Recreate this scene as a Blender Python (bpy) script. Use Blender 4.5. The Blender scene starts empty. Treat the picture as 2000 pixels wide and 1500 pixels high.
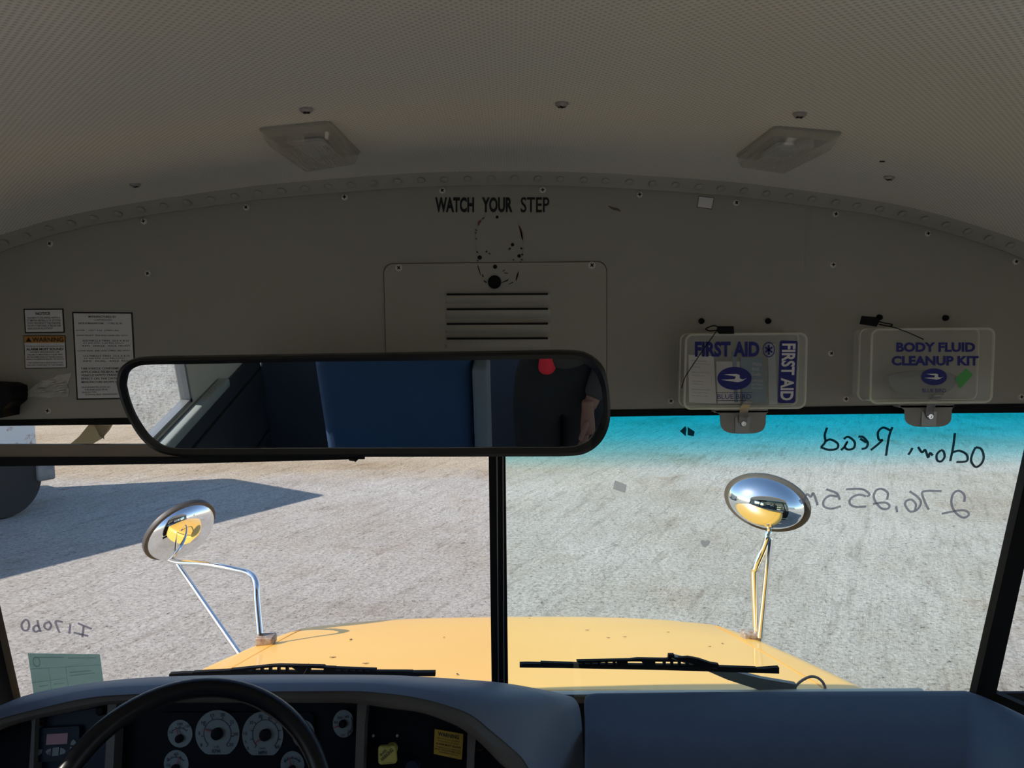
import bpy, bmesh, math, random
from math import sin, cos, tan, pi, radians, sqrt, atan2
from mathutils import Vector as V, Matrix, Euler
random.seed(7)
S = bpy.context.scene
COL = S.collection

# ---------------------------------------------------------------- camera, sky, sun, exposure
PITCH, ROLL, FPX = radians(5), radians(.45), 1500.0
CAM = V((0, 0, 2.55))
FW = V((0, cos(PITCH), -sin(PITCH)))
_U0 = V((0, sin(PITCH), cos(PITCH))); _R0 = V((1, 0, 0))
RT = _R0 * cos(ROLL) - _U0 * sin(ROLL)
UP = _U0 * cos(ROLL) + _R0 * sin(ROLL)
cd = bpy.data.cameras.new('camera'); cam = bpy.data.objects.new('camera', cd); COL.objects.link(cam)
cd.sensor_width = 36; cd.lens = 36 * FPX / 2000; cd.clip_start = .02; cd.clip_end = 500
cam.matrix_world = Matrix(((RT.x, UP.x, -FW.x, CAM.x), (RT.y, UP.y, -FW.y, CAM.y), (RT.z, UP.z, -FW.z, CAM.z), (0, 0, 0, 1)))
S.camera = cam

SUN_DIR = V((.975 * cos(radians(37)), .22 * cos(radians(37)), -sin(radians(37)))).normalized()
w = bpy.data.worlds.new('sky'); S.world = w; w.use_nodes = True
nt = w.node_tree; bg = nt.nodes['Background']
sky = nt.nodes.new('ShaderNodeTexSky'); sky.sky_type = 'NISHITA'; sky.sun_disc = False
sky.sun_elevation = radians(37); sky.sun_rotation = atan2(-SUN_DIR.x, -SUN_DIR.y); sky.air_density = 1.0; sky.dust_density = .4; sky.ozone_density = 2.5
nt.links.new(sky.outputs[0], bg.inputs[0]); bg.inputs[1].default_value = .15
sl = bpy.data.lights.new('sun', 'SUN'); sl.energy = 5.2; sl.angle = radians(.53); sl.color = (1, .93, .84)
so = bpy.data.objects.new('sun', sl); COL.objects.link(so)
so.rotation_euler = SUN_DIR.to_track_quat('-Z', 'Y').to_euler(); so.location = (-20, -6, 18)
S.view_settings.view_transform = 'Standard'; S.view_settings.look = 'None'
S.view_settings.gamma = 1; S.view_settings.use_curve_mapping = False
S.view_settings.exposure = 0.44

# ---------------------------------------------------------------- photograph rays to points on real planes
def ray(x, y): return FW + RT * ((x - 1000) / FPX) + UP * ((750 - y) / FPX)
class Plane:
    def __init__(s, p, n): s.p = V(p); s.n = V(n).normalized()      # n points at the viewer side
    def at(s, x, y, lift=0):
        d = ray(x, y); q = s.p + s.n * lift
        return CAM + d * ((q - CAM).dot(s.n) / d.dot(s.n))
def YP(y): return Plane((0, y, 0), (0, -1, 0))
HDR = YP(1.45)
RAKE = radians(15)
WS = Plane((0, 1.47, 2.375), (0, -cos(RAKE), -sin(RAKE)))
MTH = radians(8.5)
MIR = Plane(YP(1.2).at(712, 790), (0, -cos(MTH), -sin(MTH)))
FACE = Plane(YP(1.43).at(450, 1370), (0, -cos(radians(20)), sin(radians(20))))
GRD = Plane((0, 0, 0), (0, 0, 1))

ARCH_PX = [(-40,492),(22,467),(64,454),(108,440),(151,430),(195,420),(240,412),(285,404),(330,397),(375,391),(420,384),(466,378),(511,372),(556,367.5),(601,363.5),(646,360),(690,356.5),(735,353),(780,350),(825,347.5),(870,346),(915,345),(960,344.3),(1005,344),(1050,344.5),(1093,345.5),(1138,347),(1180,348.7),(1226,351),(1271,354),(1315,356.7),(1360,360),(1402,363.5),(1447,367.5),(1490,373),(1535,378.5),(1578,384),(1623,390),(1664,396),(1708,403),(1752,412),(1795,422),(1836,433),(1878,446),(1918,459),(1960,473),(1997,488),(2040,505)]
ARCH = [HDR.at(x, y - 3) for x, y in ARCH_PX]
WX = 1.22
PROF = [(-WX, 2.40), (-WX + .015, 2.50), (-WX + .07, 2.585), (-WX + .15, 2.63)] + [(p.x, p.z) for p in ARCH] + [(WX - .15, 2.615), (WX - .07, 2.57), (WX - .015, 2.49), (WX, 2.40)]
def ceil_z(x):
    for (a, za), (b, zb) in zip(PROF, PROF[1:]):
        if a <= x <= b: return za + (zb - za) * (x - a) / max(b - a, 1e-6)
    return 2.40
def ceil_at(px, py):
    d = ray(px, py); t = .05
    for _ in range(4000):
        p = CAM + d * t
        if p.z >= ceil_z(p.x): return p
        t += .0005
    return p
def ceil_n(x): 
    s = (ceil_z(x + .03) - ceil_z(x - .03)) / .06
    return V((s, 0, -1)).normalized()

# ---------------------------------------------------------------- mesh building
class G:
    def __init__(s): s.v = []; s.f = []; s.m = []
    def add(s, vs, fs, mi=0):
        o = len(s.v); s.v += [V(q) for q in vs]
        for f in fs: s.f.append([i + o for i in f]); s.m.append(mi)
        return s
    def poly(s, pts, vec, mi=0, side=None):
        n = len(pts); vec = V(vec); side = mi if side is None else side
        s.add(list(pts) + [V(p) + vec for p in pts], [list(range(n)), list(range(2 * n - 1, n - 1, -1))], mi)
        o = len(s.v) - 2 * n
        for i in range(n):
            j = (i + 1) % n; s.f.append([o + j, o + i, o + n + i, o + n + j]); s.m.append(side)
        return s
    def flat(s, pts, mi=0): return s.add(pts, [list(range(len(pts)))], mi)
    def box(s, c, sz, rot=None, mi=0, bev=0):
        bm = bmesh.new(); bmesh.ops.create_cube(bm, size=1)
        for q in bm.verts: q.co = V((q.co.x * sz[0], q.co.y * sz[1], q.co.z * sz[2]))
        if bev: bmesh.ops.bevel(bm, geom=list(bm.edges), offset=bev, segments=3, affect='EDGES', profile=.5)
        M = Matrix.Translation(V(c)) @ (rot.to_4x4() if rot else Matrix.Identity(4))
        bm.verts.index_update(); s.add([M @ q.co for q in bm.verts], [[q.index for q in f.verts] for f in bm.faces], mi); bm.free(); return s
    def span(s, a, b, mi=0, bev=0):
        a, b = V(a), V(b); return s.box((a + b) / 2, [abs(b[i] - a[i]) for i in range(3)], None, mi, bev)
    def tube(s, pts, r, seg=10, mi=0, cap=True, flatten=None, closed=False):
        pts = [V(p) for p in pts]; n = len(pts); rs = r if isinstance(r, (list, tuple)) else [r] * n
        rings = []; nrm = None
        for i in range(n):
            if closed: t = (pts[(i + 1) % n] - pts[i - 1]).normalized()
            else: t = (pts[min(i + 1, n - 1)] - pts[max(i - 1, 0)]).normalized()
            if nrm is None:
                h = V((0, 0, 1)) if abs(t.z) < .9 else V((1, 0, 0)); nrm = (h - t * h.dot(t)).normalized()
            else: nrm = (nrm - t * nrm.dot(t)).normalized()
            b = t.cross(nrm)
            rings.append([pts[i] + (nrm * cos(2 * pi * k / seg) + b * sin(2 * pi * k / seg)) * rs[i] for k in range(seg)])
        vs = [q for R in rings for q in R]; fs = []
        for i in range(n if closed else n - 1):
            i2 = (i + 1) % n
            for k in range(seg): fs.append([i * seg + k, i * seg + (k + 1) % seg, i2 * seg + (k + 1) % seg, i2 * seg + k])
        if cap and not closed: fs += [list(range(seg - 1, -1, -1)), list(range((n - 1) * seg, n * seg))]
        return s.add(vs, fs, mi)
    def lathe(s, o, ax, prof, seg=24, mi=0, e1=None, sx=1, sy=1):
        o = V(o); ax = V(ax).normalized()
        if e1 is None: h = V((0, 0, 1)) if abs(ax.z) < .9 else V((1, 0, 0)); e1 = (h - ax * h.dot(ax)).normalized()
        e1 = V(e1); e2 = ax.cross(e1); vs = []; fs = []
        for r, h in prof:
            for k in range(seg):
                a = 2 * pi * k / seg; vs.append(o + ax * h + (e1 * cos(a) * sx + e2 * sin(a) * sy) * r)
        for i in range(len(prof) - 1):
            for k in range(seg): fs.append([i * seg + k, i * seg + (k + 1) % seg, (i + 1) * seg + (k + 1) % seg, (i + 1) * seg + k])
        if prof[0][0] > 1e-6: fs.append(list(range(seg - 1, -1, -1)))
        if prof[-1][0] > 1e-6: fs.append([(len(prof) - 1) * seg + k for k in range(seg)])
        return s.add(vs, fs, mi)
    def loft(s, rows, mi=0, closed=False):
        n = len(rows[0]); vs = [q for R in rows for q in R]; fs = []
        for i in range(len(rows) - 1):
            for k in range(n if closed else n - 1):
                k2 = (k + 1) % n; fs.append([i * n + k, i * n + k2, (i + 1) * n + k2, (i + 1) * n + k])
        return s.add(vs, fs, mi)
    def ribbon(s, pts, wd, nrm, th=.0004, mi=0, taper=False):
        pts = [V(p) for p in pts]; nrm = V(nrm).normalized(); n = len(pts); L = []; Rr = []
        for i in range(n):
            t = (pts[min(i + 1, n - 1)] - pts[max(i - 1, 0)]).normalized(); b = t.cross(nrm).normalized()
            k = wd / 2 * (sin(pi * (i + .6) / (n + .2)) if taper else 1); L.append(pts[i] + b * k); Rr.append(pts[i] - b * k)
        return s.loft([[p + nrm * th for p in L], [p + nrm * th for p in Rr], Rr, L, [p + nrm * th for p in L]], mi)

def smooth_px(pts, n=5):
    """Catmull-Rom through pixel strokes."""
    if len(pts) < 3: return pts
    P = [pts[0]] + list(pts) + [pts[-1]]; out = []
    for i in range(1, len(P) - 2):
        p0, p1, p2, p3 = P[i - 1], P[i], P[i + 1], P[i + 2]
        for k in range(n):
            t = k / n
            out.append(tuple(.5 * (2 * p1[j] + (p2[j] - p0[j]) * t + (2 * p0[j] - 5 * p1[j] + 4 * p2[j] - p3[j]) * t * t + (3 * p1[j] - p0[j] - 3 * p2[j] + p3[j]) * t ** 3) for j in range(len(p1))))
    return out + [tuple(pts[-1])]
def sm3(pts, n=6): return [V(q) for q in smooth_px([tuple(p) for p in pts], n)]

ORG = {}
def obj(name, g, mats, parent=None, origin=None, sharp=35, smooth=True, label=None):
    me = bpy.data.meshes.new(name)
    if parent is not None: org = ORG[parent.name]
    elif origin is not None: org = V(origin)
    else:
        lo = V([min(q[i] for q in g.v) for i in range(3)]); hi = V([max(q[i] for q in g.v) for i in range(3)]); org = V(((lo.x + hi.x) / 2, (lo.y + hi.y) / 2, lo.z))
    me.from_pydata([q - org for q in g.v], [], g.f)
    mats = mats if isinstance(mats, (list, tuple)) else [mats]
    for m in mats: me.materials.append(m)
    me.polygons.foreach_set('material_index', g.m)
    bm = bmesh.new(); bm.from_mesh(me); bmesh.ops.recalc_face_normals(bm, faces=bm.faces); bm.to_mesh(me); bm.free()
    if smooth:
        me.polygons.foreach_set('use_smooth', [True] * len(me.polygons)); me.set_sharp_from_angle(angle=radians(sharp))
    me.update()
    o = bpy.data.objects.new(name, me); COL.objects.link(o)
    if parent is not None: o.parent = parent; ORG[o.name] = org
    else: o.location = org; ORG[o.name] = org
    if label: o['label'] = label
    return o
def thing(name, label, cat, loc, group=None):
    o = bpy.data.objects.new(name, None); COL.objects.link(o); o.location = loc; o.empty_display_size = .05
    ORG[o.name] = V(loc); return tag(o, label, cat, group)
def tag(o, label, cat, group=None, kind=None):
    o['label'] = label; o['category'] = cat
    if group: o['group'] = group
    if kind: o['kind'] = kind
    return o
def struct(name, g, mats, label=None, cat=None, **k):
    o = obj(name, g, mats, **k); o['kind'] = 'structure'
    if label: o['label'] = label
    if cat: o['category'] = cat
    return o

# ---------------------------------------------------------------- materials
def lin(c): return tuple(((x / 255) / 12.92 if x / 255 <= .04045 else ((x / 255 + .055) / 1.055) ** 2.4) for x in c)
def mat(name, col, rough=.5, metal=0, spec=.5, noise=None, bump=None, coat=0, emit=None, alpha=None, trans=None):
    m = bpy.data.materials.new(name); m.use_nodes = True; t = m.node_tree; b = t.nodes['Principled BSDF']
    b.inputs['Base Color'].default_value = (*col, 1); b.inputs['Roughness'].default_value = rough; b.inputs['Metallic'].default_value = metal
    b.inputs['Specular IOR Level'].default_value = spec
    if coat: b.inputs['Coat Weight'].default_value = coat; b.inputs['Coat Roughness'].default_value = .08
    tc = t.nodes.new('ShaderNodeTexCoord')
    if noise:
        sc, amt, c2 = noise; n = t.nodes.new('ShaderNodeTexNoise'); n.inputs['Scale'].default_value = sc; n.inputs['Detail'].default_value = 6
        t.links.new(tc.outputs['Object'], n.inputs['Vector']); r = t.nodes.new('ShaderNodeValToRGB')
        r.color_ramp.elements[0].position = .5 - amt; r.color_ramp.elements[1].position = .5 + amt
        r.color_ramp.elements[0].color = (*col, 1); r.color_ramp.elements[1].color = (*c2, 1)
        t.links.new(n.outputs['Fac'], r.inputs['Fac']); t.links.new(r.outputs['Color'], b.inputs['Base Color'])
    if bump:
        sc, st = bump; n = t.nodes.new('ShaderNodeTexNoise'); n.inputs['Scale'].default_value = sc; n.inputs['Detail'].default_value = 4
        t.links.new(tc.outputs['Object'], n.inputs['Vector']); q = t.nodes.new('ShaderNodeBump'); q.inputs['Strength'].default_value = st; q.inputs['Distance'].default_value = .002
        t.links.new(n.outputs['Fac'], q.inputs['Height']); t.links.new(q.outputs['Normal'], b.inputs['Normal'])
    if alpha is not None: b.inputs['Alpha'].default_value = alpha
    if trans: b.inputs['Transmission Weight'].default_value = trans
    return m
def glass_mat(name, tint, ramp=None, gloss=1.0, film=None):
    m = bpy.data.materials.new(name); m.use_nodes = True; t = m.node_tree; t.nodes.clear()
    out = t.nodes.new('ShaderNodeOutputMaterial'); tr = t.nodes.new('ShaderNodeBsdfTransparent'); gl = t.nodes.new('ShaderNodeBsdfGlossy'); mx = t.nodes.new('ShaderNodeMixShader')
    fr = t.nodes.new('ShaderNodeMath'); fr.operation = 'POWER'; fr.inputs[1].default_value = 5; lw = t.nodes.new('ShaderNodeLayerWeight'); lw.inputs['Blend'].default_value = .5; t.links.new(lw.outputs['Facing'], fr.inputs[0]); mu = t.nodes.new('ShaderNodeMath'); mu.operation = 'MULTIPLY_ADD'; mu.inputs[1].default_value = .9 * gloss; mu.inputs[2].default_value = .022 * gloss
    gl.inputs['Roughness'].default_value = 0.0; tr.inputs['Color'].default_value = (*tint, 1)
    if ramp:
        z0, z1, stops = ramp
        tc = t.nodes.new('ShaderNodeNewGeometry'); sp = t.nodes.new('ShaderNodeSeparateXYZ'); mr = t.nodes.new('ShaderNodeMapRange'); cr = t.nodes.new('ShaderNodeValToRGB')
        mr.inputs['From Min'].default_value = z0; mr.inputs['From Max'].default_value = z1
        t.links.new(tc.outputs['Position'], sp.inputs[0]); t.links.new(sp.outputs['Z'], mr.inputs['Value']); t.links.new(mr.outputs[0], cr.inputs[0]); t.links.new(cr.outputs[0], tr.inputs['Color'])
        el = cr.color_ramp.elements
        while len(el) < len(stops): el.new(.5)
        for e, (p, c) in zip(el, stops): e.position = p; e.color = (*c, 1)
    t.links.new(fr.outputs[0], mu.inputs[0]); t.links.new(mu.outputs[0], mx.inputs[0]); t.links.new(tr.outputs[0], mx.inputs[1]); t.links.new(gl.outputs[0], mx.inputs[2])
    last = mx
    if film:
        d = t.nodes.new('ShaderNodeBsdfTranslucent'); d.inputs[0].default_value = (*film[1], 1); m2 = t.nodes.new('ShaderNodeMixShader'); m2.inputs[0].default_value = film[0]
        t.links.new(mx.outputs[0], m2.inputs[1]); t.links.new(d.outputs[0], m2.inputs[2]); last = m2
    t.links.new(last.outputs[0], out.inputs['Surface']); return m
def film_mat(name, col, opacity, rough=.3, gl0=.03):
    """clouded plastic or thin paper: part see-through, part lit from both sides"""
    m = bpy.data.materials.new(name); m.use_nodes = True; t = m.node_tree; t.nodes.clear()
    out = t.nodes.new('ShaderNodeOutputMaterial'); tr = t.nodes.new('ShaderNodeBsdfTransparent'); di = t.nodes.new('ShaderNodeBsdfDiffuse'); tl = t.nodes.new('ShaderNodeBsdfTranslucent'); gl = t.nodes.new('ShaderNodeBsdfGlossy')
    for q in (di, tl): q.inputs[0].default_value = (*col, 1)
    gl.inputs['Roughness'].default_value = rough
    a = t.nodes.new('ShaderNodeMixShader'); a.inputs[0].default_value = .5; b = t.nodes.new('ShaderNodeMixShader'); b.inputs[0].default_value = opacity; c = t.nodes.new('ShaderNodeMixShader'); fr = t.nodes.new('ShaderNodeMath'); fr.operation = 'MULTIPLY_ADD'; fr.inputs[1].default_value = .5; fr.inputs[2].default_value = gl0; f5 = t.nodes.new('ShaderNodeMath'); f5.operation = 'POWER'; f5.inputs[1].default_value = 4; lw = t.nodes.new('ShaderNodeLayerWeight'); lw.inputs['Blend'].default_value = .5; t.links.new(lw.outputs['Facing'], f5.inputs[0]); t.links.new(f5.outputs[0], fr.inputs[0])
    t.links.new(di.outputs[0], a.inputs[1]); t.links.new(tl.outputs[0], a.inputs[2]); t.links.new(tr.outputs[0], b.inputs[1]); t.links.new(a.outputs[0], b.inputs[2])
    t.links.new(fr.outputs[0], c.inputs[0]); t.links.new(b.outputs[0], c.inputs[1]); t.links.new(gl.outputs[0], c.inputs[2]); t.links.new(c.outputs[0], out.inputs['Surface']); return m

M = {}
M['panel'] = mat('cream_painted_metal', (.39, .372, .315), .5, noise=(3, .3, (.345, .33, .28)))
M['plate'] = mat('cream_cover_metal', (.40, .38, .32), .5, noise=(6, .3, (.36, .343, .29)))
M['black'] = mat('black_rubber', (.006, .006, .007), .7, spec=.2)
M['gloss_black'] = mat('gloss_black', (.008, .008, .009), .3)
M['hole'] = mat('dark_hole', (.003, .003, .003), .9)
M['screw'] = mat('screw_steel', (.66, .63, .56), .35, .15)
M['stainsteel'] = mat('dull_screw_steel', (.40, .36, .34), .4, .5)
M['ink'] = mat('black_ink', (.006, .006, .008), .6)
M['white_label'] = mat('white_label', (.72, .71, .72), .5)
M['orange_label'] = mat('orange_label', (.52, .22, .03), .5)
M['yellow_label'] = mat('yellow_label', (.36, .22, .015), .5)
M['blue_ink'] = mat('blue_ink', lin((12, 22, 120)), .5)
M['steel'] = mat('steel_clip', (.35, .34, .33), .38, .6)
M['tab'] = mat('painted_bracket', (.36, .34, .31), .5, noise=(40, .3, (.30, .29, .27)))
M['yellow'] = mat('school_bus_yellow', (.80, .455, .08), .42, coat=.3, noise=(1.6, .25, (.83, .49, .10)))
M['amber'] = mat('seam_and_shaded_lip_amber', (.80, .36, .02), .4)  # rear lip's shading put into a deeper hood yellow; also colours the seams
M['cowl'] = mat('cowl_strip', (.55, .52, .44), .5)
M['chrome'] = mat('chrome', (.86, .87, .88), .07, 1)
M['mirror'] = mat('mirror_glass', (.93, .94, .95), .0, 1)
M['dome_mirror'] = mat('convex_mirror_glass', (.90, .91, .92), .025, 1)
M['rust'] = mat('rusty_metal', (.22, .12, .07), .6, .4, noise=(60, .2, (.45, .42, .38)))
M['dash'] = mat('grey_dash_pad', (.10, .13, .19), .5, bump=(420, .25), noise=(5, .3, (.125, .15, .20)))
M['dash_lip'] = mat('taupe_dash_lip', (.075, .068, .066), .5, bump=(500, .2))
M['dash_dark'] = mat('navy_dash_pad', (.055, .075, .115), .55, bump=(420, .25), noise=(30, .3, (.065, .085, .125)))
M['inst'] = mat('black_instrument_panel', (.003, .004, .009), .6, spec=.12)
M['dial'] = mat('pale_dial', (.125, .16, .19), .45)
M['dialink'] = mat('dial_ink', (.008, .012, .04), .5)
M['red'] = mat('red_needle', (.20, .02, .05), .5)
M['display'] = mat('magenta_display', (.20, .028, .075), .3)
M['button'] = mat('grey_buttons', (.15, .18, .21), .5)
M['unit'] = mat('control_unit_plastic', (.008, .014, .036), .5, spec=.2)
M['knob'] = mat('yellow_knob', (.40, .36, .09), .45)
M['wheel'] = mat('steering_rubber', (.002, .0025, .005), .36, spec=.35)
M['visor'] = mat('tan_visor', (.20, .15, .11), .5)
M['blue_cloth'] = mat('blue_seat_fabric', (.007, .036, .10), .9, bump=(300, .4), noise=(8, .3, (.009, .04, .11)))
M['grey_vinyl'] = mat('grey_vinyl', (.09, .12, .15), .6)
M['wallgrey'] = mat('side_panel_grey', (.035, .04, .05), .55, noise=(4, .3, (.03, .035, .042)))
M['wallpaint'] = mat('cream_side_wall', (.60, .575, .50), .5, noise=(3, .3, (.56, .53, .46)))
M['sillpale'] = mat('pale_sill', (.30, .34, .33), .5)
M['floor'] = mat('grey_rubber_floor', (.56, .54, .50), .7, bump=(80, .3))
M['plastic'] = film_mat('clouded_plastic', (.95, .92, .85), .19, .15)
M['plastic_lit_edge'] = film_mat('clouded_plastic_lit_edge', (.95, .93, .84), .85, .15)  # denser, paler plastic puts the backlit brightness of the edges into the material
M['lens'] = film_mat('clear_ribbed_lens', (.85, .80, .70), .28, .06, .10)
M['paper'] = mat('paper', (.80, .76, .75), .7)
M['skyblue'] = mat('grey_blue_booklet', (.16, .26, .34), .6)
M['whiteink'] = mat('pale_print', (.55, .60, .63), .6)
M['greyink'] = mat('grey_print', (.22, .22, .23), .6)
M['green'] = mat('green_label', (.08, .42, .09), .5)
M['residue'] = mat('torn_label_residue', (.62, .60, .54), .8, bump=(160, 1.0), noise=(50, .15, (.50, .48, .42)))
M['stain'] = mat('brown_stain', (.13, .09, .06), .8)
M['smear'] = mat('grey_smear', (.36, .345, .30), .6)
M['redscratch'] = mat('red_scratch', (.22, .05, .04), .7)
M['marker'] = film_mat('faded_marker', (.30, .27, .38), .5)
M['tealink'] = film_mat('dark_marker', (.02, .05, .065), .82)
M['permit'] = film_mat('green_paper_sticker', (.34, .62, .52), .66)
M['permitline'] = film_mat('green_sticker_line', (.20, .40, .33), .4)
M['tape'] = film_mat('grey_tape', (.80, .74, .72), .5)
M['brownfilm'] = film_mat('brown_ribbed_film', (.42, .33, .16), .75)
M['brownfilm2'] = film_mat('brown_ribbed_film_dark', (.22, .17, .08), .8)
M['trousers'] = mat('black_trousers', (.010, .010, .012), .85)
M['jacket'] = mat('dark_grey_jacket', (.050, .046, .044), .8, noise=(20, .3, (.035, .032, .032)))
M['redshirt'] = mat('red_shirt', (.75, .02, .04), .8)
M['skin'] = mat('brown_skin', (.23, .11, .07), .55)
M['hair'] = mat('black_hair', (.012, .010, .009), .6)
M['shoe'] = mat('dark_shoe', (.015, .014, .014), .6)
M['phone'] = mat('black_phone', (.01, .01, .012), .15)
M['rim'] = mat('dark_rim_rubber', (.07, .065, .062), .5)
M['tire'] = mat('black_tire', (.02, .02, .021), .8)
M['bumper'] = mat('grey_bumper', (.26, .26, .25), .5, noise=(6, .2, (.14, .14, .14)))
M['truckdark'] = mat('dark_grille', (.03, .03, .035), .5)
M['truckglass'] = mat('dark_window_glass', (.02, .025, .03), .05)
M['build'] = mat('white_siding', (.75, .75, .73), .7)
M['roofmetal'] = mat('grey_roofing', (.35, .36, .38), .5)
M['leaf'] = mat('dry_leaf', (.10, .05, .02), .8)
M['hose'] = mat('grey_hose', (.30, .25, .22), .5)
M['glass'] = glass_mat('clear_window_glass', (.95, .96, .95))
M['ws_left'] = glass_mat('windshield_glass', (.975, .955, .94), gloss=.8)
# pebbles and torn paint on the parked truck
def rusty_white():
    m = mat('rusted_white_paint', (.74, .73, .71), .5); t = m.node_tree; b = t.nodes['Principled BSDF']
    tc = t.nodes.new('ShaderNodeTexCoord'); n = t.nodes.new('ShaderNodeTexNoise'); n.inputs['Scale'].default_value = 3.2; n.inputs['Detail'].default_value = 8; n.inputs['Roughness'].default_value = .7
    r = t.nodes.new('ShaderNodeValToRGB'); r.color_ramp.elements[0].position = .53; r.color_ramp.elements[1].position = .60
    r.color_ramp.elements[0].color = (.74, .73, .71, 1); r.color_ramp.elements[1].color = (.32, .12, .05, 1)
    t.links.new(tc.outputs['Object'], n.inputs['Vector']); t.links.new(n.outputs['Fac'], r.inputs['Fac']); t.links.new(r.outputs[0], b.inputs['Base Color']); return m
M['rustwhite'] = rusty_white()
def ceiling_mat():
    m = mat('perforated_cream_ceiling', (.56, .525, .45), .24); t = m.node_tree; b = t.nodes['Principled BSDF']
    tc = t.nodes.new('ShaderNodeTexCoord'); sp = t.nodes.new('ShaderNodeSeparateXYZ'); t.links.new(tc.outputs['Object'], sp.inputs[0])
    def wave(out, k, ph=0):
        a = t.nodes.new('ShaderNodeMath'); a.operation = 'MULTIPLY_ADD'; a.inputs[1].default_value = k; a.inputs[2].default_value = ph; t.links.new(out, a.inputs[0])
        q = t.nodes.new('ShaderNodeMath'); q.operation = 'SINE'; t.links.new(a.outputs[0], q.inputs[0]); return q
    wx = wave(sp.outputs['X'], 2 * pi / .0085); wy = wave(sp.outputs['Y'], 2 * pi / .0085)
    mu = t.nodes.new('ShaderNodeMath'); mu.operation = 'MULTIPLY'; t.links.new(wx.outputs[0], mu.inputs[0]); t.links.new(wy.outputs[0], mu.inputs[1])
    r = t.nodes.new('ShaderNodeValToRGB'); r.color_ramp.elements[0].position = .15; r.color_ramp.elements[1].position = .55
    r.color_ramp.elements[0].color = (.84, .79, .69, 1); r.color_ramp.elements[1].color = (.63, .59, .505, 1)
    t.links.new(mu.outputs[0], r.inputs['Fac']); t.links.new(r.outputs[0], b.inputs['Base Color'])
    bp = t.nodes.new('ShaderNodeBump'); bp.inputs['Strength'].default_value = .12; bp.inputs['Distance'].default_value = .001
    t.links.new(mu.outputs[0], bp.inputs['Height']); t.links.new(bp.outputs[0], b.inputs['Normal']); return m
M['ceiling'] = ceiling_mat()
def ground_mat():
    m = mat('pale_crushed_gravel', (.5, .48, .45), .9, spec=.2); t = m.node_tree; b = t.nodes['Principled BSDF']; L = t.links.new
    tc = t.nodes.new('ShaderNodeTexCoord')
    def nz(scale, det=6, rough=.6, vec=None, rot=None, sc=None):
        n = t.nodes.new('ShaderNodeTexNoise'); n.inputs['Scale'].default_value = scale; n.inputs['Detail'].default_value = det; n.inputs['Roughness'].default_value = rough
        if rot is not None:
            mp = t.nodes.new('ShaderNodeMapping'); mp.inputs['Rotation'].default_value = (0, 0, rot); mp.inputs['Scale'].default_value = sc; mp.vector_type = 'TEXTURE'; L(tc.outputs['Object'], mp.inputs[0]); L(mp.outputs[0], n.inputs['Vector'])
        else: L(tc.outputs['Object'], n.inputs['Vector'])
        return n
    def ramp(n, st):
        r = t.nodes.new('ShaderNodeValToRGB'); el = r.color_ramp.elements
        while len(el) < len(st): el.new(.5)
        for e, (p, c) in zip(el, st): e.position = p; e.color = (*c, 1)
        L(n.outputs['Fac'], r.inputs['Fac']); return r
    def mix(a, c, f, mode='MULTIPLY'):
        x = t.nodes.new('ShaderNodeMix'); x.data_type = 'RGBA'; x.blend_type = mode; x.inputs[0].default_value = f
        L(a.outputs[0] if a.bl_idname != 'ShaderNodeMix' else a.outputs[2], x.inputs[6]); L(c.outputs[0] if c.bl_idname != 'ShaderNodeMix' else c.outputs[2], x.inputs[7]); return x
    base = ramp(nz(.35, 9, .68), [(.34, (.52, .48, .42)), (.46, (.62, .60, .565)), (.60, (.68, .67, .645)), (.75, (.72, .71, .69))])
    grit = ramp(nz(26, 6, .8), [(.34, (.30, .28, .26)), (.43, (.84, .83, .82)), (.50, (1.0, 1.0, 1.0)), (.68, (1.22, 1.22, 1.22))])
    peb = ramp(nz(6.5, 7, .85), [(.35, (.36, .33, .31)), (.41, (.90, .89, .88)), (.62, (1.04, 1.04, 1.03)), (.72, (1.18, 1.18, 1.17))])
    s1 = nz(7.5, 6, .7, rot=radians(63), sc=(7, 1, 1)); s2 = nz(7.5, 6, .7, rot=radians(91), sc=(6, 1, 1))
    k1 = ramp(s1, [(.36, (.66, .63, .59)), (.45, (.98, .98, .98)), (.66, (1.1, 1.1, 1.1))]); k2 = ramp(s2, [(.34, (.62, .60, .57)), (.42, (1, 1, 1)), (.7, (1.06, 1.06, 1.06))])
    stain = ramp(nz(.55, 8, .72), [(.30, (.70, .60, .48)), (.38, (.95, .92, .88)), (.46, (1, 1, 1))])
    c = mix(mix(mix(mix(mix(base, grit, 1), peb, 1), k1, .6), k2, .4), stain, .9)
    # bare tan earth beyond the gravel
    sp = t.nodes.new('ShaderNodeSeparateXYZ'); L(tc.outputs['Object'], sp.inputs[0]); wob = nz(.5, 6, .7)
    ml = t.nodes.new('ShaderNodeMapRange'); ml.inputs['From Min'].default_value = -1.5; ml.inputs['From Max'].default_value = 4; ml.inputs['To Min'].default_value = 1; ml.inputs['To Max'].default_value = .12; L(sp.outputs['X'], ml.inputs['Value'])
    e1 = t.nodes.new('ShaderNodeMath'); e1.operation = 'MULTIPLY_ADD'; e1.inputs[1].default_value = 3.0; L(wob.outputs['Fac'], e1.inputs[0]); L(sp.outputs['Y'], e1.inputs[2])
    mr = t.nodes.new('ShaderNodeMapRange'); mr.inputs['From Min'].default_value = 13.2; mr.inputs['From Max'].default_value = 14.4; mr.inputs['To Max'].default_value = .9; L(e1.outputs[0], mr.inputs['Value'])
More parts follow.
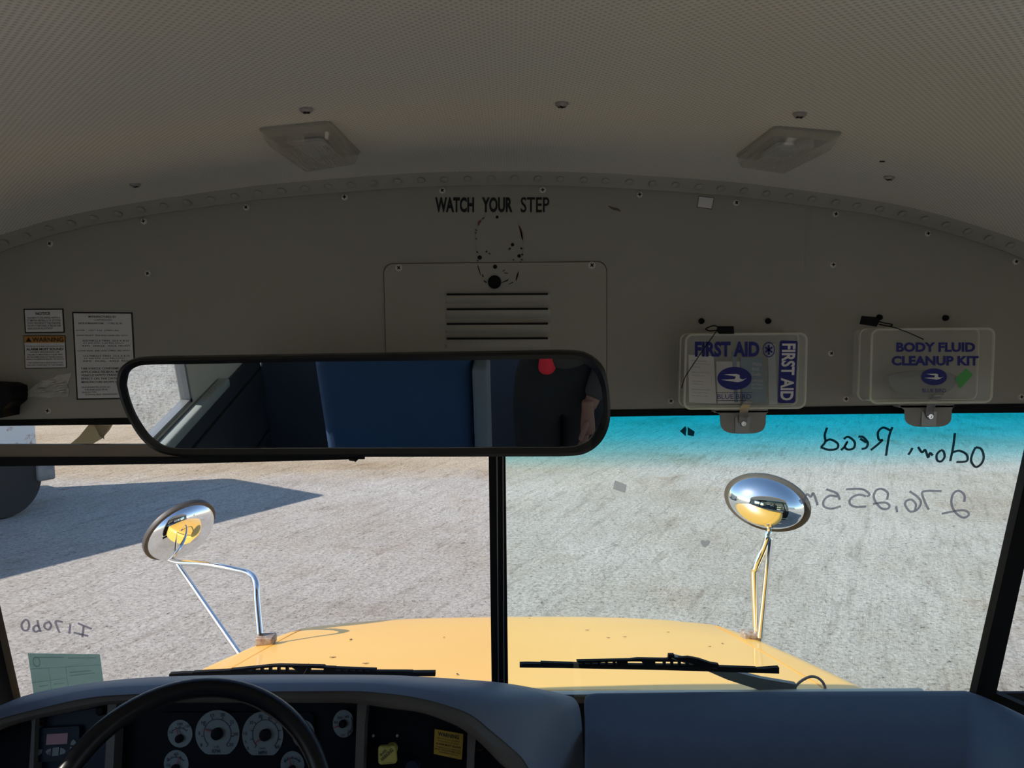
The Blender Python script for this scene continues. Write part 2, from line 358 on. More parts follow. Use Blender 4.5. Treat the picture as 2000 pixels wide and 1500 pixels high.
    ex = t.nodes.new('ShaderNodeMix'); ex.data_type = 'RGBA'; ex.blend_type = 'MULTIPLY'; ex.inputs[7].default_value = (.97, .84, .64, 1); mm = t.nodes.new('ShaderNodeMath'); mm.operation = 'MULTIPLY'; L(mr.outputs[0], mm.inputs[0]); L(ml.outputs[0], mm.inputs[1]); L(mm.outputs[0], ex.inputs[0]); L(c.outputs[2], ex.inputs[6])
    L(ex.outputs[2], b.inputs['Base Color'])
    hb = nz(14, 8, .8); ad = t.nodes.new('ShaderNodeMath'); ad.operation = 'MULTIPLY_ADD'; ad.inputs[1].default_value = .9
    L(s1.outputs['Fac'], ad.inputs[0]); L(hb.outputs['Fac'], ad.inputs[2])
    bp = t.nodes.new('ShaderNodeBump'); bp.inputs['Strength'].default_value = .9; bp.inputs['Distance'].default_value = .09; L(ad.outputs[0], bp.inputs['Height']); L(bp.outputs[0], b.inputs['Normal']); return m
M['ground'] = ground_mat()

# ---------------------------------------------------------------- lettering
_TXT = {}
def text_mesh(body, bold=0.0, spacing=1.0):
    key = (body, bold, spacing)
    if key in _TXT: return _TXT[key]
    c = bpy.data.curves.new('t', 'FONT'); c.body = body; c.size = 1; c.offset = bold; c.space_character = spacing; c.resolution_u = 3; c.fill_mode = 'FRONT'
    o = bpy.data.objects.new('t', c); COL.objects.link(o); dg = bpy.context.evaluated_depsgraph_get()
    me = bpy.data.meshes.new_from_object(o.evaluated_get(dg)); vs = [q.co.copy() for q in me.vertices]; fs = [list(p.vertices) for p in me.polygons]
    bpy.data.objects.remove(o); bpy.data.curves.remove(c); bpy.data.meshes.remove(me); _TXT[key] = (vs, fs); return vs, fs
def text_quad(g, body, quad, nrm, lift=.0006, bold=0.0, mi=0, spacing=1.0, keep=False):
    """lettering stretched into the 3-D quad (top-left, top-right, bottom-right, bottom-left)"""
    vs, fs = text_mesh(body, bold, spacing)
    x0 = min(v.x for v in vs); x1 = max(v.x for v in vs); y0 = min(v.y for v in vs); y1 = max(v.y for v in vs)
    a, b, c, d = [V(q) for q in quad]; nrm = V(nrm).normalized(); out = []
    for v in vs:
        u = (v.x - x0) / (x1 - x0); k = (y1 - v.y) / max(y1 - y0, 1e-6)
        out.append((a * (1 - u) + b * u) * (1 - k) + (d * (1 - u) + c * u) * k + nrm * lift)
    g.add(out, fs, mi)
def pq(plane, x0, y0, x1, y1, lift=0): return [plane.at(x0, y0, lift), plane.at(x1, y0, lift), plane.at(x1, y1, lift), plane.at(x0, y1, lift)]
def sub(quad, u0, v0, u1, v1):
    a, b, c, d = quad
    def at(u, v): return (a * (1 - u) + b * u) * (1 - v) + (d * (1 - u) + c * u) * v
    return [at(u0, v0), at(u1, v0), at(u1, v1), at(u0, v1)]
def rquad(q, r, n=5):
    out = []
    for i in range(4):
        p, a, b = q[i], q[i - 1], q[(i + 1) % 4]; ea = (a - p).normalized(); eb = (b - p).normalized()
        for k in range(n + 1):
            t = k / n * pi / 2; out.append(p + ea * r * (1 - sin(t)) + eb * r * (1 - cos(t)))
    return out
def screw_geo(g, p, n, r=.006, cross=True, h=.0022):
    p = V(p); n = V(n).normalized()
    g.lathe(p, n, [(r, 0), (r * .97, h * .5), (r * .7, h), (0, h * 1.15)], 14, 0)
    if cross:
        up = V((0, 0, 1)); up = (up - n * up.dot(n)).normalized(); rt = n.cross(up); a = random.uniform(0, pi / 2)
        e1 = up * cos(a) + rt * sin(a); e2 = n.cross(e1)
        for d, e in ((e1, e2), (e2, e1)):
            q = [p + n * h * 1.2 + d * r * .55 * s1 + e * r * .16 * s2 for s1, s2 in ((-1, -1), (1, -1), (1, 1), (-1, 1))]
            g.poly(q, -n * .0004, 1)
NH = V((0, -1, 0))

# ================================================================= SETTING
# ground, roof, walls
g = G(); N = 60
g.add([(-120, -120, 0), (120, -120, 0), (120, 120, 0), (-120, 120, 0)], [[0, 1, 2, 3]])
struct('ground', g, M['ground'], 'pale crushed gravel and dirt yard around the bus', 'ground', origin=(0, 0, 0), smooth=False)

YB = -7.6   # rear of the bus
YF = 1.45
g = G()
g.loft([[V((x, YF, z)) for x, z in PROF], [V((x, .2, z)) for x, z in PROF], [V((x, YB, z)) for x, z in PROF]], 0)
out = [(x * 1.03, z + .05) for x, z in PROF]
g.loft([[V((x, YF + .06, z)) for x, z in out], [V((x, YB - .05, z)) for x, z in out]], 1)
g.loft([[V((x, YF, z)) for x, z in PROF], [V((x, YF + .06, z)) for x, z in out]], 1)
g.loft([[V((x, YB, z)) for x, z in PROF], [V((x, YB - .05, z)) for x, z in out]], 1)
ceiling = struct('ceiling', g, [M['ceiling'], M['yellow']], 'cream perforated ceiling arching over the front of the bus', 'ceiling')
for px, py in [(598,212),(1097,201),(1562,221),(1737,345),(264,359)]:
    p = ceil_at(px, py); g = G(); screw_geo(g, p, ceil_n(p.x), .0085, True, .0045); obj('screw', g, [M['stainsteel'], M['hole']], ceiling)
p = ceil_at(1723, 315); g = G(); g.lathe(p, ceil_n(p.x), [(.004, -.0005), (.004, .0006)], 10); obj('screw_hole', g, M['hole'], ceiling)

# front header panel
BOT = [(-270,826),(0,820),(230,816),(1317,798),(2000,788),(2270,784)]
top = [V((x, YF, z)) for x, z in PROF[1:-1]]
g = G(); g.poly(top + [HDR.at(x, y) for x, y in reversed(BOT)], (0, .05, 0), 0)
header = struct('wall_front', g, M['panel'], 'cream metal header panel above the windshield', 'wall', sharp=20)
for px, py in [(98,476),(281,432),(481,405),(673,385),(864,372),(1060,371),(1249,380),(1438,396),(1632,418),(1812,456),(1984,511),(289,534),(1627,517),(1623,690),(1310,783),(1652,779),(1994,775),(94,802)]:
    g = G(); screw_geo(g, HDR.at(px, py), NH, .006); obj('screw', g, [M['screw'], M['hole']], header)
for px, py in [(1370,627),(1500,627),(1717,620),(1846,621)]:
    g = G(); g.lathe(HDR.at(px, py), NH, [(.0058, 0), (.005, .005), (0, .0065)], 14); obj('bolt', g, M['black'], header, label='dark bolt head above a kit box')
for px, py, r in [(971,424,2.8),(1001,478,3.3),(937,503,4.2),(1014,500,3.4)]:
    g = G(); g.lathe(HDR.at(px, py), NH, [(r * .00097, -.001), (r * .00097, .0006)], 14); obj('screw_hole', g, M['hole'], header)
g = G(); [text_quad(g, w_, pq(HDR, a, 385, b, 415), NH, .0006, bd) for w_, a, b, bd in (('WATCH', 850, 926, .04), ('YOUR', 941, 1001, .04), ('STEP', 1017, 1073, .012))]; obj('lettering', g, M['ink'], header, smooth=False, label='black WATCH YOUR STEP lettering')
# outline left by a removed fitting: scratches, red paint, grime
g = G()
def hs(pts, wpx, mi=0, taper=True, plane=HDR, lift=.0004): g.ribbon([plane.at(x, y, lift) for x, y in smooth_px(pts, 3)], wpx * .00097, NH, .0003, mi, taper)
hs([(934,441),(936,434),(940,430)], 4, 1); hs([(941,428),(946,425)], 3, 0); hs([(1013,440),(1018,452),(1021,468)], 4, 1); hs([(1015,446),(1018,458),(1020,469)], 2, 0)
for q in [(930,449),(929,454),(930,466),(932,492),(950,491),(956,495),(1018,485),(1020,497),(1019,507),(996,485),(994,487),(1003,507),(933,509),(932,514),(1016,516),(1017,512)]:
    hs([(q[0] - 1.5, q[1] - 1), (q[0] + 1.5, q[1] + 1.5)], random.uniform(1.5, 3.5), 0, False)
hs([(930,503),(929,440),(940,428),(960,420),(975,418),(1000,423),(1015,440),(1022,480),(1020,503)], 1.0, 2, False)
obj('scratch_mark', g, [M['ink'], M['redscratch'], M['smear']], header, smooth=False, label='scratched outline where a fitting was removed')
g = G(); hs([(1188,402),(1197,407),(1206,409),(1212,413)], 5, 0); obj('rust_stain', g, M['stain'], header, smooth=False)
g = G(); hs([(1580,410),(1578,470),(1577,524)], 11, 0, False, lift=.0002); obj('smear', g, M['smear'], header, smooth=False)

# riveted arch flange between ceiling and header
rows = []
for dy, dz in ((0, .0), (-.002, -.003), (-.026, .006), (-.03, .003)): pass
inner = [V((x, YF - .001, z - .019)) for x, z in PROF[3:-3]]; mid = [V((x, YF - .006, z - .020)) for x, z in PROF[3:-3]]
up1 = [V((x, YF - .034, z - .0015)) for x, z in PROF[3:-3]]; up2 = [V((x, YF - .036, z + .001)) for x, z in PROF[3:-3]]
g = G(); g.loft([inner, mid, up1, up2])
flange = struct('trim_1', g, M['panel'], 'riveted flange where the ceiling meets the header panel', 'trim')
for px, py in ARCH_PX[1:-1]:
    q = HDR.at(px, py); zz = ceil_z(q.x); p = V((q.x, YF - .021, zz - .0105)); n = V((0, -.55, -.83)).normalized()
    g = G(); screw_geo(g, p, n, .0075, False, .003); obj('rivet', g, [M['panel'], M['hole']], flange)

# black gasket under the header
GT = [(-270,826),(0,820.5),(230,816.5),(1317,798.5),(2000,788.5),(2270,784.5)]; GB = [(-270,838),(0,832),(230,829.5),(1320,812),(2000,806),(2270,803)]
g = G(); g.poly([HDR.at(x, y, .002) for x, y in GT] + [HDR.at(x, y, .002) for x, y in reversed(GB)], (0, .06, 0))
struct('trim_2', g, M['black'], 'black rubber gasket along the top of the windshield', 'trim', smooth=False)

# side walls with window openings
def wall(side, spans, zl, zh, name, low=1.60):
    x0 = side * WX; x1 = side * (WX + .05); g = G()
    def bx(ya, yb, za, zb):
        g.span((x0, ya, za), (x1, yb, zb), 0)
    bx(-1.16, 1.40, .9, zl); bx(YB, -1.16, .9, low); bx(YB, 1.47, zh, 2.47)
    edges = [YB] + [e for s in spans for e in s] + [1.47]
    for a, b in zip(edges[0::2], edges[1::2]):
        if b - a > .001: bx(a, b, low if b < -1 else zl, zh)
    return struct(name, g, [M['wallpaint'], M['yellow']], 'cream painted side wall of the bus with window openings', 'wall', smooth=False)
ZL, ZH = 1.74, 2.44
lsp = []; y = -1.20
while y - .68 > YB: lsp.append((y - .66, y)); y -= .72
lsp = lsp[::-1] + [(-.40, 1.02)]  # driver window stops short; solid wall ahead keeps sun off the dash
rsp = [(a, b) for a, b in lsp[:-1]] + [(-1.10, -.46), (-.36, .22), (.28, 1.12)]
wl = wall(-1, lsp, ZL, ZH, 'wall_left'); wr = wall(1, rsp, ZL, ZH, 'wall_right')
k = 5
for side, sp in ((-1, lsp), (1, rsp)):
    for a, b in sp:
        ZL = 1.60 if b < -1.15 else 1.74
        g = G(); g.span((side * (WX + .02), a, ZL), (side * (WX + .026), b, ZH)); o = struct('window_%d' % k, g, M['glass'], smooth=False)
        g = G(); t = .014; xi = side * (WX + .005); xo = side * (WX + .04)
        g.span((xi, a, ZL), (xo, b, ZL + t)); g.span((xi, a, ZH - t), (xo, b, ZH)); g.span((xi, a, ZL), (xo, a + t, ZH)); g.span((xi, b - t, ZL), (xo, b, ZH))
        obj('window_frame', g, M['steel'], o, smooth=False); k += 1
g = G(); g.span((-WX + .002, -.66, 1.695), (-WX + .05, 1.2, 1.736), 0, .012); obj('window_sill', g, M['sillpale'], wl, label='pale padded sill under the driver window')
g = G(); g.span((-WX + .001, -1.15, .96), (-WX + .014, 1.2, 1.69), 0, .005); obj('side_panel', g, M['wallgrey'], wl)
g = G(); g.lathe((-WX + .014, -.55, 1.36), (1, 0, 0), [(.014, 0), (.012, .012), (0, .014)], 14, 0); obj('panel_knob', g, M['chrome'], wl)
for z in (1.595, 1.27): g = G(); g.span((-WX + .013, -1.14, z - .006), (-WX + .017, .6, z + .006)); obj('panel_seam', g, M['hole'], wl)
g = G(); g.span((-WX - .05, YB - .05, .9), (WX + .05, YB, 1.74)); g.span((-WX - .05, YB - .05, 2.35), (WX + .05, YB, 2.9)); g.span((-WX - .05, YB - .05, 1.74), (-.9, YB, 2.35)); g.span((.9, YB - .05, 1.74), (WX + .05, YB, 2.35)); g.span((-.06, YB - .05, 1.74), (.06, YB, 2.35))
struct('wall_rear', g, M['panel'], smooth=False)
g = G(); g.span((-.9, YB - .03, 1.74), (.9, YB - .024, 2.35)); struct('window_4', g, M['glass'], smooth=False)
g = G(); g.span((-WX - .05, YB, .88), (WX + .05, 1.7, .95)); struct('floor', g, M['floor'], 'grey rubber bus floor', 'floor', smooth=False)
g = G(); g.span((-WX + .02, 1.655, .6), (WX - .02, 1.665, 1.70)); struct('wall_lower_front', g, M['black'], smooth=False)

# windshield: two panes, posts, wing panes
def ws_poly(px, th, lift=0, plane=WS): return [plane.at(x, y, lift) for x, y in px], WS.n * -th
zt, z8, zb = WS.at(1500, 812).z, WS.at(1500, 868).z, WS.at(1500, 940).z
tl = (.955, .985, .955)
M['ws_right'] = glass_mat('tinted_top_windshield_glass', tl, (zb, zt, [(0, tl), (.2, (.90, .965, .955)), (.45, (.55, .86, .91)), (.72, (.22, .755, .865)), (1, (.07, .70, .83))]), gloss=.8)
g = G(); p, v = ws_poly([(-100,800),(965,800),(975,1420),(45,1450)], .006); g.poly(p, v); win1 = struct('window_1', g, M['ws_left'], 'clear left windshield pane in front of the driver', 'window', smooth=False)
g = G(); p, v = ws_poly([(980,790),(2040,785),(1905,1400),(988,1400)], .006); g.poly(p, v); win2 = struct('window_2', g, M['ws_right'], 'right windshield pane with a blue tinted band along its top', 'window', smooth=False)
g = G(); p, v = ws_poly([(953,790),(986,790),(993,1400),(961,1400)], .03, .008); g.poly(p, v)
post = struct('trim_3', g, M['black'], 'black rubber centre post between the windshield panes', 'trim', smooth=False)
for xa, xb in ((969,973),(981,984)):
    g = G(); p, v = ws_poly([(xa,790),(xa+1.6,790),(xb+1.6,1400),(xb,1400)], .003, .011); g.poly(p, v); obj('rubber_ridge', g, M['steel'], post, smooth=False)
g = G(); p, v = ws_poly([(2038,780),(2074,780),(1930,1425),(1890,1425)], .022, .012); g.poly(p, v); struct('trim_4', g, M['black'], 'black pillar at the right end of the windshield', 'trim', smooth=False)
g = G(); p, v = ws_poly([(-107,780),(-150,780),(10,1450),(46,1450)], .022, .012); g.poly(p, v); struct('trim_5', g, M['black'], 'black pillar at the left end of the windshield', 'trim', smooth=False)
# right wing pane turning back to the side wall, its dark sill; unseen left side: panel added to keep sun off the dash
a, b = WS.at(2062, 800), WS.at(1925, 1400); c, d = V((WX + .02, 1.40, b.z - .05)), V((WX + .02, 1.36, a.z))
g = G(); g.poly([a, b, c, d], V((.003, .005, 0))); struct('window_3', g, M['glass'], 'narrow right corner pane beside the windshield', 'window', smooth=False)
e0, e1 = WS.at(1936, 1354), YP(1.52).at(2010, 1384)
e2 = V((WX + .02, 1.405, e0.z - .025))
g = G(); g.poly([e0 + V((0, 0, .004)), e2 + V((0, 0, .004)), V((e2.x, e2.y, .93)), V((e0.x, e0.y, .93))], (.012, .016, 0)); struct('trim_6', g, M['black'], 'dark sill under the right corner pane', 'trim', smooth=False)
a, b = WS.at(-130, 800), WS.at(20, 1440); c, d = V((-WX - .02, 1.40, 1.3)), V((-WX - .02, 1.36, 2.45)); b = V((b.x, b.y, 1.3))
g = G(); g.poly([a, b, c, d], V((-.01, .02, 0))); struct('left_sun_block', g, M['black'], smooth=False)

# ================================================================= THINGS ON THE HEADER
# access cover with louvres
q = [HDR.at(750, 515.5), HDR.at(1184, 511.5), HDR.at(1184, 792), HDR.at(757, 796)]
t = thing('access_cover', 'cream louvred metal access cover screwed to the header behind the mirror', 'cover', HDR.at(967, 795))
gs = G(); gs.poly(rquad([HDR.at(748.5, 514), HDR.at(1185.5, 510), HDR.at(1185.5, 793), HDR.at(755.5, 797)], .018), NH * .0006); obj('cover_edge', gs, M['stain'], t, smooth=False)
g = G(); rq = rquad(q, .018); g.loft([rq, [p + NH * .003 for p in rq], [p + NH * .004 + (sum(q, V()) / 4 - p) * .006 for p in rq]], 0, True); g.flat([p + NH * .004 + (sum(q, V()) / 4 - p) * .006 for p in rq])
obj('cover_plate', g, M['plate'], t)
CP = YP(1.45 - .004)
for y0 in (575, 604, 632.5, 661):
    g = G(); L0, L1 = 873, 1070; y1 = y0 - .8
    a0, a1 = CP.at(L0, y0), CP.at(L1, y1)
    rows = []
    for dz, dy in ((.0, -.0065), (-.004, -.0062), (-.010, -.004), (-.017, 0)):
        k = abs(dy) / .0065; rows.append([a0 + V((-.004, 0, dz)), a0 + V((.006, dy, dz)), a0 * .5 + a1 * .5 + V((0, dy, dz)), a1 + V((-.006, dy, dz)), a1 + V((.004, 0, dz))])
    g.loft(rows, 0); g.poly([a0 + V((0, -.0004, .0016)), a1 + V((0, -.0004, .0016)), a1 + V((0, -.0004, -.0022)), a0 + V((0, -.0004, -.0022))], NH * .0062, 1)
    obj('louvre', g, [M['plate'], M['hole']], t, sharp=60)
for px, py in ((779,523),(1156,518)): g = G(); screw_geo(g, CP.at(px, py), NH, .0068); obj('screw', g, [M['screw'], M['hole']], t)
g = G(); g.lathe(CP.at(966, 551), NH, [(.0125, 0), (.0125, .002), (.010, .004), (0, .004)], 28); obj('rubber_plug', g, M['black'], t, label='round black plug')
g = G(); g.lathe(CP.at(967, 521), NH, [(.004, -.001), (.004, .0006)], 14); obj('screw_hole', g, M['hole'], t)
g = G()
for pts, wd in [([(933,517),(935,525),(939,538)], 2), ([(942,536),(944,541)], 3), ([(1013,530),(1010,540),(1008,548)], 3), ([(945,548),(950,552)], 3), ([(980,552),(990,548),(993,545)], 2.5), ([(982,530),(986,527)], 2), ([(985,533),(992,534)], 2), ([(994,555),(1002,551)], 2)]:
    hs(pts, wd, 0, True, CP)
obj('scratch_mark', g, M['ink'], t, smooth=False)
# stickers
def sticker(name, label, cat, corners, border, ground_m, loc=None):
    q = [HDR.at(x, y) for x, y in corners]; t = thing(name, label, cat, (q[2] + q[3]) / 2)
    g = G(); g.poly(q, NH * .0006); obj('sticker_border' if border else 'sticker_face', g, M['ink'] if border else ground_m, t, smooth=False)
    if border: g = G(); w_ = (q[1] - q[0]).length; h_ = (q[3] - q[0]).length; qq = sub(q, border / w_, border / h_, 1 - border / w_, 1 - border / h_); g.poly([p + NH * .0006 for p in qq], NH * .0003); obj('sticker_face', g, ground_m, t, smooth=False); q = qq
    return t, q
def lines(t, q, rows, m, name='sticker_print', bold=0.0, lift=.0013):
    g = G()
    for body, u0, v0, u1, v1, *bd in rows: text_quad(g, body, sub(q, u0, v0, u1, v1), NH, lift, bd[0] if bd else bold)
    return obj(name, g, m, t, smooth=False)
t, q = sticker('notice_sticker', 'small white NOTICE sticker with black border, above the orange and white warning sticker', 'sticker', [(46,603),(124,602.5),(127,650),(49,651)], .0025, M['white_label'])
lines(t, q, [('NOTICE', .29, .10, .68, .23, .02), ('THIS BUS IS EQUIPPED WITH A', .05, .32, .94, .41), ('STARTER INTERLOCK SYSTEM', .05, .44, .94, .53), ('THAT PREVENTS THE ENGINE', .05, .56, .94, .65), ('FROM STARTING IF REAR OR', .05, .68, .94, .77), ('SIDE DOOR IS LOCKED', .05, .80, .72, .89)], M['ink'])
t, q = sticker('warning_sticker', 'white WARNING sticker with orange heading strip, under the NOTICE sticker on the header', 'sticker', [(46,655),(128,655),(131,719),(49,720)], .0015, M['white_label'])
g = G(); g.poly([p + NH * .0009 for p in sub(q, 0, 0, 1, .21)], NH * .0002); obj('heading_strip', g, M['orange_label'], t, smooth=False, label='orange heading strip')
g = G(); a = sub(q, .04, .03, .18, .18); g.flat([p + NH * .0014 for p in ((a[0] + a[1]) / 2, a[2], a[3])]); text_quad(g, 'WARNING', sub(q, .20, .035, .97, .18), NH, .0015, .02)
for body, u0, v0, u1, v1, bd in [('THIS VEHICLE IS EQUIPPED WITH A BACK-UP ALARM', .03, .30, .97, .345, 0), ('ALARM MUST SOUND!', .04, .375, .96, .45, .03), ('WHEN BACKING UP', .12, .48, .86, .525, .01), ('FAILURE TO MAINTAIN A CLEAR VIEW', .07, .56, .93, .61, .005), ('IN THE DIRECTION OF TRAVEL COULD', .06, .635, .94, .685, .005), ('RESULT IN SERIOUS INJURY OR DEATH', .04, .71, .96, .76, .005), ('THE OPERATOR IS RESPONSIBLE FOR', .07, .82, .93, .865, 0), ('THE SAFE OPERATION OF THIS VEHICLE', .04, .895, .94, .94, 0)]:
    text_quad(g, body, sub(q, u0, v0, u1, v1), NH, .0013, bd)
obj('sticker_print', g, M['ink'], t, smooth=False)
t, q = sticker('certification_sticker', 'tall white manufacturer certification sticker with black border, half behind the mirror', 'sticker', [(141,609),(259,610),(268,779),(150,781)], .0028, M['white_label'])
lines(t, q, [('MANUFACTURED BY', .26, .025, .74, .05, .01), ('CORPORATION', .35, .065, .66, .085), ('DATE OF MANUFACTURE', .08, .105, .52, .125, .01), ('11 MO. 02 YR.', .60, .105, .84, .125), ('GVWR    13517 KGS  (29800 LBS)', .03, .19, .77, .21), ('GAWR FRONT  4536 KGS (10000 LBS) WITH', .03, .25, .92, .27), ('255/70R22.5 TIRES  22.5 X 8.25', .13, .31, .94, .33), ('AT 830 KPA  (120 PSI) COLD', .14, .34, .85, .36), ('RIMS   SINGLE   AXLE  FRONT', .13, .37, .96, .39), ('GAWR REAR  8981 KGS (19800 LBS) WITH', .03, .43, .95, .45), ('255/70R22.5 TIRES  22.5 X 8.25', .13, .49, .94, .51), ('AT 830 KPA  (120 PSI) COLD', .14, .52, .85, .54), ('RIMS   DUAL   AXLE  REAR', .13, .55, .96, .57), ('THIS VEHICLE CONFORMS TO ALL', .08, .635, .95, .66, .005), ('APPLICABLE FEDERAL MOTOR', .08, .675, .90, .70, .005), ('VEHICLE SAFETY STANDARDS IN', .08, .715, .93, .74, .005), ('EFFECT ON THE DATE OF', .08, .755, .80, .78, .005), ('MANUFACTURE SHOWN ABOVE', .08, .795, .82, .82, .005), ('VEHICLE IDENTIFICATION NO.', .07, .86, .58, .878), ('1BAKGCPA', .13, .89, .53, .908), ('VEHICLE TYPE', .07, .92, .33, .938), ('SCHOOL BUS  PASSENGERS', .13, .948, .70, .965)], M['ink'])
t, q = sticker('blank_sticker', 'small blank tilted square sticker near the arch, right of WATCH YOUR STEP', 'sticker', [(1364.5,383),(1395,386),(1390,409),(1361,405)], .0009, M['paper'])
g = G(); rp = [(44,773),(58,762),(72,750),(88,742),(105,738),(114,732),(124,731),(141,728),(136,742),(132,752),(136,764),(133,776),(112,775),(95,777),(70,775),(52,776)]
cen = HDR.at(100, 760, .0022); pts = [HDR.at(x, y) for x, y in rp]; g.loft([pts, [p + NH * .0012 for p in pts], [p * .6 + cen * .4 for p in pts]], 0, True); g.flat([p * .6 + cen * .4 for p in pts])
for k in range(26):
    y = random.uniform(742, 772); x = random.uniform(66 + (772 - y) * .9, 124)
    P_ = [HDR.at(x - 13, y + random.uniform(0, 4), .0022), HDR.at(x, y, .0034), HDR.at(x + 11, y - random.uniform(0, 5), .0022)]; g.tube(sm3(P_, 4), [.0006, .0012, .0018, .0022, .0024, .0022, .0016, .0010, .0005], 6)
tag(obj('torn_label', g, M['residue'], sharp=20), 'torn wrinkled remains of a label below the warning sticker', 'label')
# black bracket at far left
g = G(); P = [HDR.at(x, y, .05) for x, y in [(-60,748),(4,751),(20,757),(22,776),(20,786),(6,798),(4,816),(-60,822)]]; g.poly(P, (0, .05, 0)); tag(obj('fan_bracket', g, M['black'], sharp=20), 'black bracket sticking out at the far left end of the header', 'bracket')

# dome lights
def dome(corners, clip, label):
    pts = [ceil_at(x, y) for x, y in corners]; c = sum(pts, V()) / 4; n = ceil_n(c.x)
    t = thing('dome_light', label, 'lamp', c + n * .002, 'dome lights in the ceiling')
    r0 = rquad(pts, .008, 3); fl = lambda k, h: [p + (c - p) * k + n * h for p in r0]
    g = G(); g.loft([fl(0, -.004), fl(0, .003), fl(.03, .004)], 0, True); g.flat(fl(.03, .004)); obj('base', g, M['plate'], t)
    g = G(); g.loft([fl(.05, .004), fl(.06, .012), fl(.14, .020), fl(.22, .022)], 0, True); g.flat(fl(.22, .022))
    qq = [p + (c - p) * .24 + n * .0221 for p in pts]
    for k in range(16):
        a = sub(qq, .03 + k * .06, .05, .05 + k * .06, .95); g.poly(a, n * .0012)
    obj('lens', g, M['lens'], t, sharp=25)
    g = G(); ld = [p + (c - p) * .55 + n * .0065 for p in pts]; g.poly(rquad(ld, .01, 4), n * .004); obj('reflector', g, M['whiteink'], t)
    e = ceil_at(*clip); g = G(); g.box(e + n * .014, (.022, .016, .014), None, 0, .003); obj('latch', g, M['lens'], t)
dome([(503,249),(645,235),(705,297),(592,316)], (576,252), 'clear ribbed dome light in the ceiling, left of the WATCH YOUR STEP lettering')
dome([(1513,245),(1648,257),(1536,318),(1436,303)], (1573,262), 'clear ribbed dome light in the ceiling, above the first aid kit')

# kit boxes
def kit(name, label, cat, front, depth, left_px):
    P = YP(1.45 - depth); q = [P.at(x, y) for x, y in front]; c = sum(q, V()) / 4
    t = thing(name, label, cat, V((c.x, 1.45, q[2].z)))
    r = rquad(q, .012); ins = lambda k, y: [V((p.x + (c.x - p.x) * k, y, p.z + (c.z - p.z) * k)) for p in r]
    yf = P.p.y; ym = 1.45 - depth * .42
    g = G(); g.loft([ins(0, ym), ins(0, ym - .004), ins(.005, yf + .006), ins(.02, yf), ins(.05, yf), ins(.055, yf + .0015)], 0, True); g.flat(ins(.055, yf + .0015)); obj('lid', g, M['plastic'], t, sharp=30)
    g = G(); g.loft([ins(-.004, ym), ins(-.004, ym + .004), ins(.012, ym + .004), ins(.02, 1.444)], 0, True); g.flat(ins(.02, 1.444)); obj('tray', g, M['plastic'], t, sharp=30)
    g = G(); g.loft([ins(-.008, ym - .002), ins(-.008, ym + .004), ins(0.012, ym + .004), ins(0.012, ym - .002), ins(-.008, ym - .002)], 0, True); obj('rim', g, M['plastic_lit_edge'], t)
    g = G(); rr_ = [V((p.x, yf + .003, p.z)) for p in ins(.008, yf)]; g.tube(rr_, .0022, 8, closed=True); obj('lid_light_bead', g, M['plastic_lit_edge'], t)  # added bead imitating light caught in the lid edge
    return t, YP(yf)
def ellipse(P, cx, cy, rx, ry, lift, n=36): return [P.at(cx + rx * cos(2 * pi * k / n), cy + ry * sin(2 * pi * k / n), lift) for k in range(n)]
def lid_text(t, P, items, m='blue_ink', name='lettering'):
    g = G()
    for body, x0, y0, x1, y1, bold in items: text_quad(g, body, pq(P, x0, y0, x1, y1), NH, .0008, bold)
    return obj(name, g, M[m], t, smooth=False)
def emblem(t, P, cx, cy, rx, ry):
    g = G(); g.poly(ellipse(P, cx, cy, rx, ry, .0006), NH * .0003, 0)
    def s(pts): g.poly([P.at(cx + x * rx, cy + y * ry, .0010) for x, y in pts], NH * .0002, 1)
    s([(-.62, -.34), (.12, -.38), (.30, -.30), (.30, -.02), (.46, .10), (.72, -.02), (.42, .26), (.18, .34), (-.78, .12), (.02, .06), (.08, -.16)])
    obj('emblem', g, [M['blue_ink'], M['paper']], t, smooth=False, label='blue oval emblem with a pale bird shape')

t, P1 = kit('first_aid_kit', 'clouded plastic FIRST AID box hanging above the windshield, with papers showing inside', 'first aid kit', [(1340,653),(1578,651),(1574,797),(1336,799)], .075, 1325)
lid_text(t, P1, [('FIRST AID', 1357, 667, 1483, 697, .045)]); lid_text(t, P1, [('BLUE BIRD', 1401, 770, 1467, 779, .004)], name='brand_lettering')
g = G()
for ya in (766.5, 782): g.poly(pq(P1, 1399, ya, 1470, ya + 1.1, .0006), NH * .0002)
g.poly(rquad([P1.at(1523, 665, .0005), P1.at(1558, 665.5, .0005), P1.at(1553, 787, .0005), P1.at(1519, 787, .0005)], .004), NH * .0003); obj('blue_panel', g, M['blue_ink'], t, smooth=False)
g = G(); vq = [P1.at(1554, 671), P1.at(1549, 782), P1.at(1523, 782), P1.at(1527, 671)]; text_quad(g, 'FIRST AID', vq, NH, .0012, .03); obj('pale_lettering', g, M['paper'], t, smooth=False, label='pale sideways FIRST AID lettering')
emblem(t, P1, 1434.5, 739, 33.5, 22.5)
g = G(); ro = ellipse(P1, 1501.5, 683, 12, 15, .0008); ri = ellipse(P1, 1501.5, 683, 10.4, 13, .0008); g.loft([ro, [p + NH * .0002 for p in ro], [p + NH * .0002 for p in ri], ri], 0, True)
for a in (90, 30, -30):
    d = V((cos(radians(a)), sin(radians(a)) * 1.25)); e = V((-d.y, d.x)) / 1.25
    g.poly([P1.at(1501.5 + d.x * s * 8 + e.x * k * 2, 683 + d.y * s * 8 + e.y * k * 2, .0008) for s, k in ((-1, -1), (1, -1), (1, 1), (-1, 1))], NH * .0002)
obj('medical_emblem', g, M['blue_ink'], t, smooth=False)
PC = YP(1.412)
